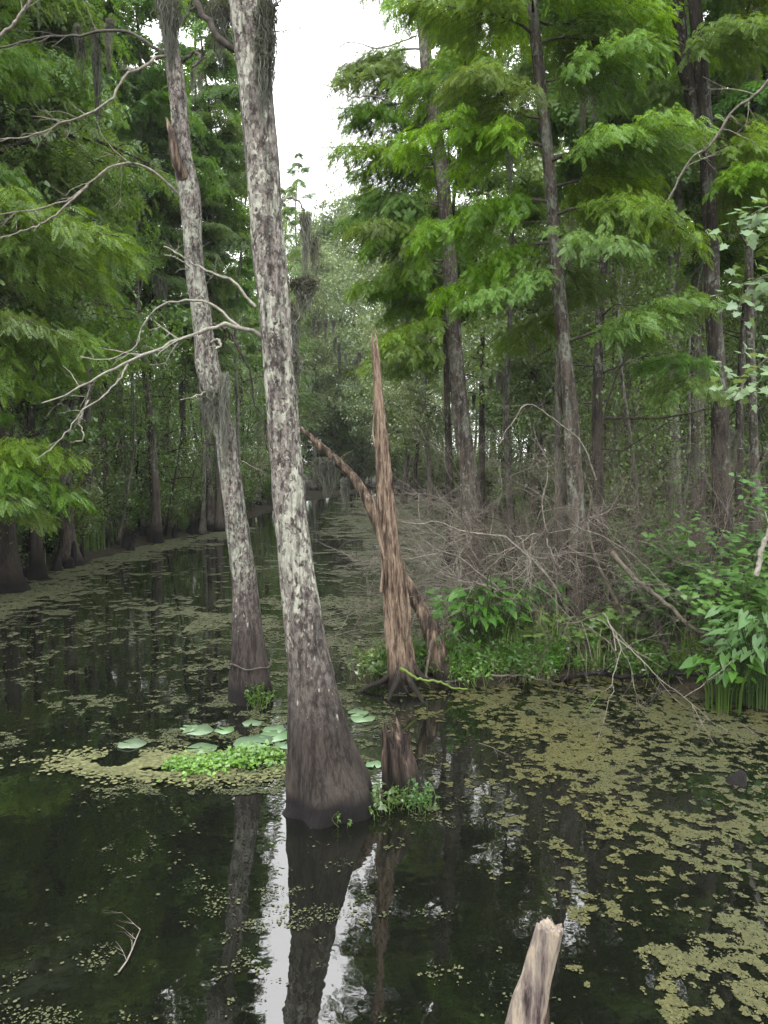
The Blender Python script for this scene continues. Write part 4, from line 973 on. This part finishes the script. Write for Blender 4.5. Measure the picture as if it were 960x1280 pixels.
limb([(945, 720), (952, 690), (962, 660), (975, 620)], 8.2, 8.3, 7, 5, 2, 'twig_pale', 'white bare stick leaning in at the right picture edge', sl=.2)
limb([(835, 250), (868, 195), (885, 185), (915, 140), (945, 118), (985, 70)], 9.5, 8.5, 2.2, 3.6, 9, 'twig', 'pale bare branch slanting up to the right edge above the bright layered foliage', sl=.5)
limb([(740, 575), (780, 450), (830, 380), (880, 330)], 12.4, 11.6, 3, 1.5, 8, 'twig_dark', 'dark twig fan spreading right from the thin dark trunk', sl=.6)
limb([(756, 522), (790, 523), (840, 521), (885, 511)], 12.6, 12.0, 4, 2, 5, 'twig_dark', 'straight horizontal dark twig right of the thin dark trunk', sl=.4)
limb([(490, 128), (462, 120), (438, 122), (412, 108), (388, 100)], 14, 13.6, 2.2, .8, 6, 'twig', 'fine bare twig reaching left into the sky opening', sl=.5, seg=4)
limb([(520, 45), (470, 60), (440, 52), (412, 66), (380, 78)], 13.6, 13.2, 2.4, .8, 7, 'twig', 'higher fine bare twig reaching left into the sky opening', sl=.5, seg=4)
limb([(0, 45), (20, 25), (35, 5), (48, -20)], 7.5, 7.5, 4, 3, 4, 'twig', 'forked bare branch crossing the top left picture corner', sl=.3)
limb([(-15, 305), (30, 322), (60, 335), (90, 348), (125, 372)], 14, 14.5, 5, 2, 6, 'twig_dark', 'dark bare bough sloping down right under the upper left foliage', sl=.6)
limb([(-10, 412), (20, 418), (50, 425), (60, 430), (48, 455), (40, 475)], 12.5, 13, 6, 3, 3, 'twig_dark', 'dark elbowed bough at the left edge above the low bright branches', sl=.3)

# ---------------------------------------------------------------- leafy plants in front
def leafy(name, cat, label, px, py, Y, kind, n, h, spread, mat, seed, tmpl=None, z=None):
    r = np.random.default_rng(seed); b = P(px, py, Y); b[2] = max(gh(b[0], b[1]), 0) if z is None else z
    root = empty(name, tuple(b)); tag(root, label, cat); w_, f_ = Acc(), Acc()
    if kind == 'arum':
        L = .15
        V = [(0, 0, 0), (.35*L, 0, .02*L)]; out = [(-.38*L, .22*L), (-.1*L, .34*L), (.3*L, .27*L), (.7*L, .12*L), (1.0*L, 0)]
        ring = [(-.02*L, 0)]+out+[(x, -y) for x, y in out[:-1]][::-1]
        V = [(.3*L, 0, -.03*L)]+[(x, y, .12*abs(y)-.25*max(0, x-.4*L)) for x, y in ring]; nn = len(ring)
        T_ = (np.array(V), np.array([(0, 1+i, 1+(i+1) % nn) for i in range(nn)]))
        for i in range(n):
            q = r.random()**.5; az = r.uniform(0, 6.28); o = np.array([math.cos(az)*spread*q*.45, math.sin(az)*spread*q*.35, 0]); hh = h*r.uniform(.55, 1.05)
            e = o*1.9+np.array([0, 0, hh]); c = spline([o-np.array([0, 0, .05]), o*1.2+np.array([0, 0, hh*.6]), e], 6)
            tube(w_, c, np.linspace(.007, .003, 6), 4, cap=False)
            x = norm(np.array([math.cos(az), math.sin(az), r.uniform(-.9, .1)])+r.normal(0, .3, 3)); up = np.array([r.normal(0, .3), -.35+r.normal(0, .3), 1.])
            inst(f_, T_[0], T_[1], frame_from(x[None], up[None])*r.uniform(.6, 1.2), e[None])
        stem_m = M['stalk']
    else:
        T_ = tmpl or LOBED
        for i in range(max(4, n//40)):
            az = r.uniform(0, 6.28); q = r.uniform(.2, 1); e = np.array([math.cos(az)*spread*q, math.sin(az)*spread*q*.7, h*(1-.45*q*q)*r.uniform(.6, 1.05)])
            c = spline([(0+r.normal(0, .1), r.normal(0, .1), -.05), e*np.array([.4, .4, .75]), e], 8); tube(w_, c, np.linspace(.010, .003, 8), 4, cap=False)
            k = 40; ti = r.uniform(.35, 1, k); base_ = np.stack([np.interp(ti, np.linspace(0, 1, 8), c[:, j]) for j in range(3)], -1)
            a_ = r.uniform(0, 6.28, k); pet = np.stack([np.cos(a_), np.sin(a_), r.uniform(-.1, .5, k)], -1)*r.uniform(.05, .16, k)[:, None]
            pos = base_+pet; x = norm(pet+np.array([0, 0, -.03])+r.normal(0, .02, (k, 3))); up = np.stack([r.normal(0, .28, k), r.normal(-.25, .28, k), np.ones(k)], -1)
            inst(f_, T_[0], T_[1], frame_from(x, up)*r.uniform(.6, 1.25, (k, 1, 1)), pos)
        stem_m = M['twig_brown']
    so_ = part('stem', w_.mesh(name+'_stems', stem_m), root); so_['kind'] = 'stuff'; part('foliage', f_.mesh(name+'_leaves', mat, False), root); return root
leafy('arrow_leaf_plant', 'plant', 'clump of upright arrow leaved plants on the bank right of the snag', 600, 835, 10.4, 'arum', 150, .85, .75, M['arum'], 1)
leafy('arrow_leaf_plant', 'plant', 'second arrow leaved clump touching the first on its right side', 660, 825, 10.9, 'arum', 120, .8, .7, M['arum'], 2)
leafy('arrow_leaf_plant', 'plant', 'tall glossy arrow leaved plant at the right shoreline', 905, 880, 8.5, 'arum', 38, .6, .45, M['arum'], 3)
leafy('arrow_leaf_plant', 'plant', 'big leaved plants filling the right picture edge above the shoreline', 955, 870, 8.6, 'arum', 130, .95, .7, M['maple'], 4)
for i, (px, py, Y, n, h, s, mt, lab) in enumerate([(850, 840, 10.0, 900, 1.9, 1.0, 'maple', 'lobed leaf bush, largest of the bushes at right middle'), (800, 835, 11.0, 600, 1.5, .8, 'maple', 'lobed leaf bush left of the largest one'), (925, 850, 9.2, 900, 1.5, .9, 'maple', 'lobed leaf bush leaning over the big leaved plants at right edge'),
        (835, 780, 12.5, 500, 2.4, .8, 'maple', 'lobed leaf bush behind the largest, against the pale grey trunk'), (760, 850, 10.3, 500, .8, .7, 'broad', 'low dark leafy bush on the shore below the sloping limb'), (690, 845, 10.5, 500, .6, .7, 'broad', 'low leafy growth at the foot of the dead thicket'), (960, 790, 10.5, 800, 2.6, 1.0, 'maple', 'tall lobed leaf bush at right picture edge')]):
    leafy('lobed_leaf_bush', 'bush', lab, px, py, Y, 'lobed', n, h, s, M[mt], 20+i)
# overhanging pale maple sprays from the right
def spray(pix, Y0, Y1, label, seed, n=90):
    r = np.random.default_rng(seed); pts_ = np.array([P(x, y, Y) for (x, y), Y in zip(pix, np.linspace(Y0, Y1, len(pix)))]); b = pts_[0].copy()
    root = empty('leafy_spray', tuple(b)); tag(root, label, 'branch'); w_, f_ = Acc(), Acc(); c = spline(pts_-b, 14); tube(w_, c, np.linspace(.012, .003, 14), 5, cap=False)
    ti = r.uniform(.15, 1, n); bs = np.stack([np.interp(ti, np.linspace(0, 1, 14), c[:, j]) for j in range(3)], -1)
    pet = r.normal(0, 1, (n, 3))*np.array([.10, .10, .075]); x = norm(pet+np.array([-.05, 0, -.05])); up = np.stack([r.normal(0, .3, n), r.normal(-.5, .3, n), np.ones(n)], -1)
    inst(f_, LOBED[0], LOBED[1], frame_from(x, up)*r.uniform(.6, 1.0, (n, 1, 1)), bs+pet)
    part('twig', w_.mesh('spray_twig', M['twig_brown']), root); part('foliage', f_.mesh('spray_leaves', M['maple_pale'], False), root)
spray([(1010, 230), (975, 255), (950, 262), (925, 280)], 6.8, 6.6, 'upper spray of pale lobed leaves entering from the right edge', 1, 70)
spray([(1010, 330), (975, 345), (945, 350), (922, 385)], 6.9, 6.6, 'second spray of pale lobed leaves entering from the right edge', 2, 60)
spray([(1010, 420), (970, 440), (945, 460), (915, 500)], 6.9, 6.6, 'lowest spray of pale lobed leaves entering from the right edge', 3, 80)

# low herbs along the spit and shorelines, grasses
def herb_mesh(r, n, h, sp, tm_):
    w_, f_ = Acc(), Acc()
    for i in range(n):
        o = np.array([r.normal(0, sp), r.normal(0, sp), 0]); hh = h*r.uniform(.4, 1.1); e = o+np.array([r.normal(0, .3*hh), r.normal(0, .3*hh), hh])
        tube(w_, spline([o-np.array([0, 0, .03]), (o+e)/2+r.normal(0, .02, 3), e], 5), np.linspace(.003, .0015, 5), 3, cap=False)
        k = 9; t_ = r.uniform(.3, 1, (k, 1)); x = norm(r.normal(0, 1, (k, 3))*np.array([1, 1, .4])); up = r.normal(0, .4, (k, 3))+np.array([0, 0, 1.])
        inst(f_, tm_[0], tm_[1], frame_from(x, up)*r.uniform(.6, 1.2, (k, 1, 1)), o+(e-o)*t_)
    return w_, f_
rh = np.random.default_rng(17)
HB = []
for k in range(3):
    w_, f_ = herb_mesh(rh, 26, (.22, .32, .16)[k], .10, ovate(.055, .014)); HB.append((w_.mesh('herb_stems', M['grass']), f_.mesh('herb_leaves', M[('broad', 'arum', 'pennywort')[k]], False)))
def herb(x, y, k, s, label, group=None, z=None):
    root = empty('water_herb', (x, y, max(gh(x, y), .0) if z is None else z), rh.uniform(0, 6)); tag(root, label, 'plant', group); root.scale = (s, s, s)
    part('stem', HB[k][0], root); part('foliage', HB[k][1], root); return root
q = W(478, 1008); herb(q[0], q[1], 2, 1.0, 'bright weed growing between the largest trunk and the jagged stump', z=.02)
q = W(424, 1022); herb(q[0], q[1]-.02, 2, .6, 'little weed rooted on the front of the largest trunk foot', z=.02)
q = W(520, 1012); herb(q[0], q[1], 1, .7, 'small weed at the right foot of the jagged stump', z=.0)
q = W(322, 884); herb(q[0], q[1], 1, .75, 'small weeds on the wet foot of the crooked trunk', z=.03)
for i in range(120):
    x = rh.uniform(-.1, 3.8); y = 9.45+.2*abs(math.sin(x*3))+rh.uniform(0, 1.3)*(.5 if x < 1.2 else 1)
    if gh(x, y) > .0: herb(x, y, int(rh.integers(2)), rh.uniform(.7, 1.5), 'small leafy herb on the muddy spit between snag and right shore', 'herbs on the spit')
for i in range(26):
    x = rh.uniform(3.1, 5.2); y = rh.uniform(7.2, 9.6)
    if gh(x, y) > -.02: herb(x, y, int(rh.integers(2)), rh.uniform(.8, 1.7), 'small leafy herb along the right shoreline beneath the big leaves', 'herbs on the right shore')
GR = []
for k in range(3):
    a = Acc()
    for i in range(34):
        o = rh.normal(0, .09, 2); hh = rh.uniform(.25, .7); az = rh.uniform(0, 6.28); le = rh.uniform(.15, .7)
        c = spline([(o[0], o[1], -.03), (o[0]+math.cos(az)*hh*le*.3, o[1]+math.sin(az)*hh*le*.3, hh*.7), (o[0]+math.cos(az)*hh*le, o[1]+math.sin(az)*hh*le, hh*(.95-le*.5))], 6)
        s_ = np.array([-math.sin(az), math.cos(az), 0])*.006; wv = np.array([1, 1, .9, .7, .4, .05])[:, None]
        V = np.concatenate([c-s_*wv, c+s_*wv]); a.add(V, [(j, j+1, j+7, j+6) for j in range(5)])
    GR.append(a.mesh('grass_tuft', M['grass'], False))
for i in range(30):
    if i < 18: x, y = rh.uniform(.6, 4.5), rh.uniform(9.7, 12.5)
    else: y = rh.uniform(16, 32); x = left_x(y)-rh.uniform(0, 1.2)
    if gh(x, y) < 0: continue
    o = link('grass_tuft', GR[i % 3], None, (x, y, gh(x, y))); o.rotation_euler = (0, 0, rh.uniform(0, 6)); s = rh.uniform(.7, 1.4)*(1 if i < 18 else 1.8); o.scale = (s, s, s)
    tag(o, 'green grass tuft on the muddy spit' if i < 18 else 'green grass tuft on the left bank', 'grass', 'grass tufts on the spit' if i < 18 else 'grass tufts on the left bank')
# lone blade and floating twigs
a = Acc(); pp = np.array([W(731, 893), P(742, 878, W(731, 893)[1]), P(755, 862, W(731, 893)[1])]); o0 = pp[0].copy(); c = spline(pp-o0, 8); s_ = np.array([.012, 0, .008]); wv = np.array([.4, .8, 1, 1, .9, .7, .4, .05])[:, None]
a.add(np.concatenate([c-s_*wv, c+s_*wv]), [(j, j+1, j+9, j+8) for j in range(7)]); tag(link('sedge', a.mesh('sedge', M['pennywort'], False), None, tuple(o0)), 'single yellow green blade slanting out of the water below the thicket', 'grass')
def floatstick(p0, p1, w0, mat, label, seed):
    r = np.random.default_rng(seed); A_, B_ = W(*p0), W(*p1); A_[2] = B_[2] = .012; a = Acc(); d = B_-A_
    twig(a, (0, 0, 0), d, np.linalg.norm(d), w0, 2, r, .25, 3); v = np.concatenate(a.v); v[:, 2] = np.clip(v[:, 2]*.12, -.01, .05); a.v = [v]
    o = link('floating_twig', a.mesh('floating_twig', M[mat]), None, tuple(A_)); tag(o, label, 'twig')
floatstick((148, 1218), (185, 1165), .006, 'twig', 'branched twig floating on the dark water at lower left', 1)
floatstick((900, 1075), (945, 1095), .005, 'grass', 'pale green twig floating among duckweed at lower right', 2)
floatstick((598, 930), (640, 942), .005, 'twig', 'thin twig floating right of the jagged stump', 3)
floatstick((925, 905), (955, 925), .006, 'twig', 'short twig floating below the right shoreline plants', 4)
# cypress knees
def knee(x, y, h, r0, label, group=None):
    a = Acc(); tube(a, [(0, 0, -.2), (0, 0, 0), (.02, 0, h*.5), (.03, .01, h*.85), (.03, .01, h)], [r0*1.3, r0, r0*.6, r0*.42, r0*.2], 12, 16, rough=.2, rscale=3, seed=x)
    o = link('cypress_knee', a.mesh('cypress_knee', M['bark_dark']), None, (x, y, 0)); tag(o, label, 'knee', group)
q = W(922, 978); knee(q[0], q[1], .10, .09, 'small dark cypress knee poking out of duckweed at lower right')
q = W(240, 668); knee(q[0], q[1], .8, .25, 'pointed dark cypress knee left of the flared trunk on the left waterline')
for i in range(22):
    y = rh.uniform(15.5, 34); x = left_x(y)+rh.uniform(-1.0, .35); knee(x, y, rh.uniform(.25, .8), rh.uniform(.08, .2), 'dark cypress knee at the left bank waterline', 'knees along the left bank')
for i in range(10):
    y = rh.uniform(13, 24); x = right_x(y)+rh.uniform(-1.6, .6); knee(x, y, rh.uniform(.25, .7), rh.uniform(.07, .16), 'dark cypress knee in the shallows by the right wood', 'knees by the right wood')

# ---------------------------------------------------------------- lily pads and the floating mat
def pad(px, py, rx, label):
    q = W(px, py); r = np.random.default_rng(px); n = 26; th = np.linspace(.18, 2*math.pi-.18, n)+r.uniform(0, 6)
    rr_ = rx*(1+.05*np.sin(th*3+px)+.03*r.normal(0, 1, n)); top = np.stack([rr_*np.cos(th), rr_*np.sin(th)*1.0, .012+.006*np.sin(th*4+px)], -1)
    V = np.concatenate([[(0, 0, .008)], top, top-np.array([0, 0, .006]), [(0, 0, .001)]]); f = [(0, 1+i, 2+i) for i in range(n-1)]; a = Acc(); a.add(V, f)
    a.f.append(np.array([(1+i, 1+n+i, 2+n+i, 2+i) for i in range(n-1)]))
    o = link('lily_pad', a.mesh('lily_pad', M['lily'], False), None, (q[0], q[1], .002)); tag(o, label, 'lily pad')
for d in [(165, 931, .13, 'lone oval lily pad, leftmost of all the pads'), (248, 914, .15, 'pale lily pad left of the crooked trunk reflection'), (281, 914, .10, 'small pad touching the pale one left of the crooked trunk reflection'), (237, 911, .09, 'small pad behind the pale one left of the crooked trunk'),
          (315, 905, .10, 'small pad in front of the crooked trunk foot'), (343, 913, .11, 'narrow pad between crooked and largest trunks'), (318, 929, .19, 'wide overlapping pad behind the bright leafy mat'), (345, 921, .16, 'wide pad close to the left flank of the largest trunk'), (252, 937, .14, 'flat pad at the back left edge of the bright leafy mat'), (178, 955, .11, 'dull pad lying on the brown floating mat'),
          (355, 933, .09, 'small pad against the left flank of the largest trunk'), (447, 892, .11, 'back pad of the pair right of the largest trunk'), (453, 899, .13, 'front pad of the pair right of the largest trunk'), (468, 957, .075, 'whitish small pad between largest trunk and jagged stump')]: pad(*d)
# bright leafy mat (individual leaves past counting)
r = rh; n = 2600; X = r.normal(0, 1, n); Yn = r.normal(0, 1, n); ctr = W(282, 955); a = Acc()
Xp = ctr[0]+X*.26; Yp = ctr[1]+Yn*.10+.12*np.sin(X*1.3); ok = (fbm(Xp*3, Yp*3, 5) > .38) & (np.abs(X) < 2.0); Xp, Yp = Xp[ok], Yp[ok]; k = len(Xp)
x = norm(r.normal(0, 1, (k, 3))*np.array([1, 1, .3])); up = r.normal(0, .45, (k, 3))+np.array([0, -.2, 1.])
T6 = ovate(.042, .019); inst(a, T6[0], T6[1], frame_from(x, up)*r.uniform(.6, 1.2, (k, 1, 1)), np.stack([Xp-ctr[0], Yp-ctr[1], r.uniform(.01, .075, k)], -1))
tag(link('leafy_mat', a.mesh('leafy_mat', M['pennywort'], False), None, (ctr[0], ctr[1], 0)), 'bright green floating leafy mat left of the largest trunk', 'plant mat', None, 'stuff')
m, nt, out = newmat('brown_mat'); g = nt.nodes.new('ShaderNodeNewGeometry'); pbsdf(nt, out, mixc(nt, g.outputs['Random Per Island'], (.05, .055, .02), (.115, .118, .05)), .8)
n = 9000; ctr = W(210, 958); Xp = ctr[0]+r.normal(0, .48, n); Yp = ctr[1]+r.normal(0, .14, n)-.08*(Xp-ctr[0]); ok = fbm(Xp*2.5, Yp*5, 8) > .44; Xp, Yp = Xp[ok], Yp[ok]; k = len(Xp)
th = np.arange(6)/6*6.28; rad_ = r.uniform(.008, .026, (k, 1))*(.6+.6*r.random((k, 6))); V = np.stack([Xp[:, None]-ctr[0]+rad_*np.cos(th), Yp[:, None]-ctr[1]+rad_*np.sin(th), np.repeat(r.uniform(.006, .02, (k, 1)), 6, 1)], -1).reshape(-1, 3)
a = Acc(); a.add(V, np.arange(k*6).reshape(k, 6)); tag(link('floating_debris', a.mesh('floating_debris', m, False), None, (ctr[0], ctr[1], 0)), 'tan floating debris mat trailing left of the bright leafy mat', 'debris mat', None, 'stuff')
#ENDPART2
# ---------------------------------------------------------------- world, sun, camera
scene = bpy.context.scene
w = bpy.data.worlds.new('World'); scene.world = w; w.use_nodes = True; nt = w.node_tree; nt.nodes.clear()
sky = nt.nodes.new('ShaderNodeTexSky'); sky.sky_type = 'NISHITA'; sky.sun_disc = False
SUN_EL, SUN_AZ = R(58), R(205)
sky.sun_elevation = SUN_EL; sky.sun_rotation = SUN_AZ; sky.air_density = 1.0; sky.dust_density = 4.0; sky.ozone_density = 1.
hs = nt.nodes.new('ShaderNodeHueSaturation'); hs.inputs['Saturation'].default_value = .12; nt.links.new(sky.outputs[0], hs.inputs['Color'])
tc = nt.nodes.new('ShaderNodeTexCoord')
cl = noise_(nt, mapping(nt, tc.outputs['Generated'], (1, 1, 2.2)), 2.2, 5, .55)
cv = nt.nodes.new('ShaderNodeMix'); cv.data_type = 'RGBA'; cv.blend_type = 'MIX'; cv.inputs[0].default_value = .75
sepw = nt.nodes.new('ShaderNodeSeparateXYZ'); nt.links.new(tc.outputs['Generated'], sepw.inputs[0])
grad = nt.nodes.new('ShaderNodeMapRange'); grad.inputs[1].default_value = 0; grad.inputs[2].default_value = 1; grad.inputs[3].default_value = 20.; grad.inputs[4].default_value = 44.
nt.links.new(sepw.outputs[2], grad.inputs[0])
gv = math_(nt, 'MULTIPLY', grad.outputs[0], ramp(nt, cl, [(.3, .85), (.7, 1.1)]))
cc = nt.nodes.new('ShaderNodeCombineColor'); nt.links.new(math_(nt, 'MULTIPLY', gv, 1.0), cc.inputs[0]); nt.links.new(gv, cc.inputs[1]); nt.links.new(math_(nt, 'MULTIPLY', gv, 1.01), cc.inputs[2])
nt.links.new(hs.outputs[0], cv.inputs[6]); nt.links.new(cc.outputs[0], cv.inputs[7])
bg = nt.nodes.new('ShaderNodeBackground'); bg.inputs[1].default_value = .10; nt.links.new(cv.outputs[2], bg.inputs[0])
ow = nt.nodes.new('ShaderNodeOutputWorld'); nt.links.new(bg.outputs[0], ow.inputs[0])
ld = bpy.data.lights.new('sun', 'SUN'); ld.energy = 1.3; ld.angle = R(25); ld.color = (1, .96, .9)
lo = bpy.data.objects.new('sun', ld); C.objects.link(lo)
lo.rotation_euler = Vector((math.sin(SUN_AZ)*math.cos(SUN_EL), math.cos(SUN_AZ)*math.cos(SUN_EL), math.sin(SUN_EL))).to_track_quat('Z', 'Y').to_euler()
cd = bpy.data.cameras.new('camera'); cam = bpy.data.objects.new('camera', cd); C.objects.link(cam)
cd.sensor_fit = 'VERTICAL'; cd.sensor_height = 24; cd.lens = 24*F/1280; cd.clip_end = 2000; cd.clip_start = .05
cam.location = (0, 0, CAMZ); cam.rotation_euler = (R(90)-PITCH, 0, 0); scene.camera = cam
scene.view_settings.view_transform = 'Standard'; scene.view_settings.look = 'None'; scene.view_settings.gamma = 1
scene.view_settings.exposure = 0.85
scene.cycles.use_denoising = True
try: scene.cycles.denoiser = 'OPENIMAGEDENOISE'
except Exception: pass
scene.cycles.max_bounces = 6; scene.cycles.diffuse_bounces = 3; scene.cycles.glossy_bounces = 3; scene.cycles.transmission_bounces = 4; scene.cycles.transparent_max_bounces = 8
scene.cycles.use_adaptive_sampling = True; scene.cycles.adaptive_threshold = .02
scene.cycles.caustics_reflective = False; scene.cycles.caustics_refractive = False
hz = Acc(); X0, X1, Y0, Y1, Z0, Z1 = -480, 480, -55, 640, -2, 45
hz.add([(x, y, z) for z in (Z0, Z1) for y in (Y0, Y1) for x in (X0, X1)], [(0, 2, 3, 1), (4, 5, 7, 6), (0, 1, 5, 4), (2, 6, 7, 3), (0, 4, 6, 2), (1, 3, 7, 5)])
hm = bpy.data.materials.new('haze'); hm.use_nodes = True; hn = hm.node_tree; hn.nodes.clear(); ho = hn.nodes.new('ShaderNodeOutputMaterial'); hv = hn.nodes.new('ShaderNodeVolumePrincipled')
hv.inputs['Color'].default_value = (.82, .88, .86, 1); hv.inputs['Density'].default_value = .0004; hn.links.new(hv.outputs[0], ho.inputs['Volume'])
tag(link('haze', hz.mesh('haze', hm, False)), 'thin humid air over the swamp', 'haze', None, 'stuff')
# prototypes never placed are removed
for kind in PROTO:
    for i, o in enumerate(PROTO[kind]):
        if (kind, i) not in USED:
            for k in CH.get(o.name, []): bpy.data.objects.remove(k)
            bpy.data.objects.remove(o)
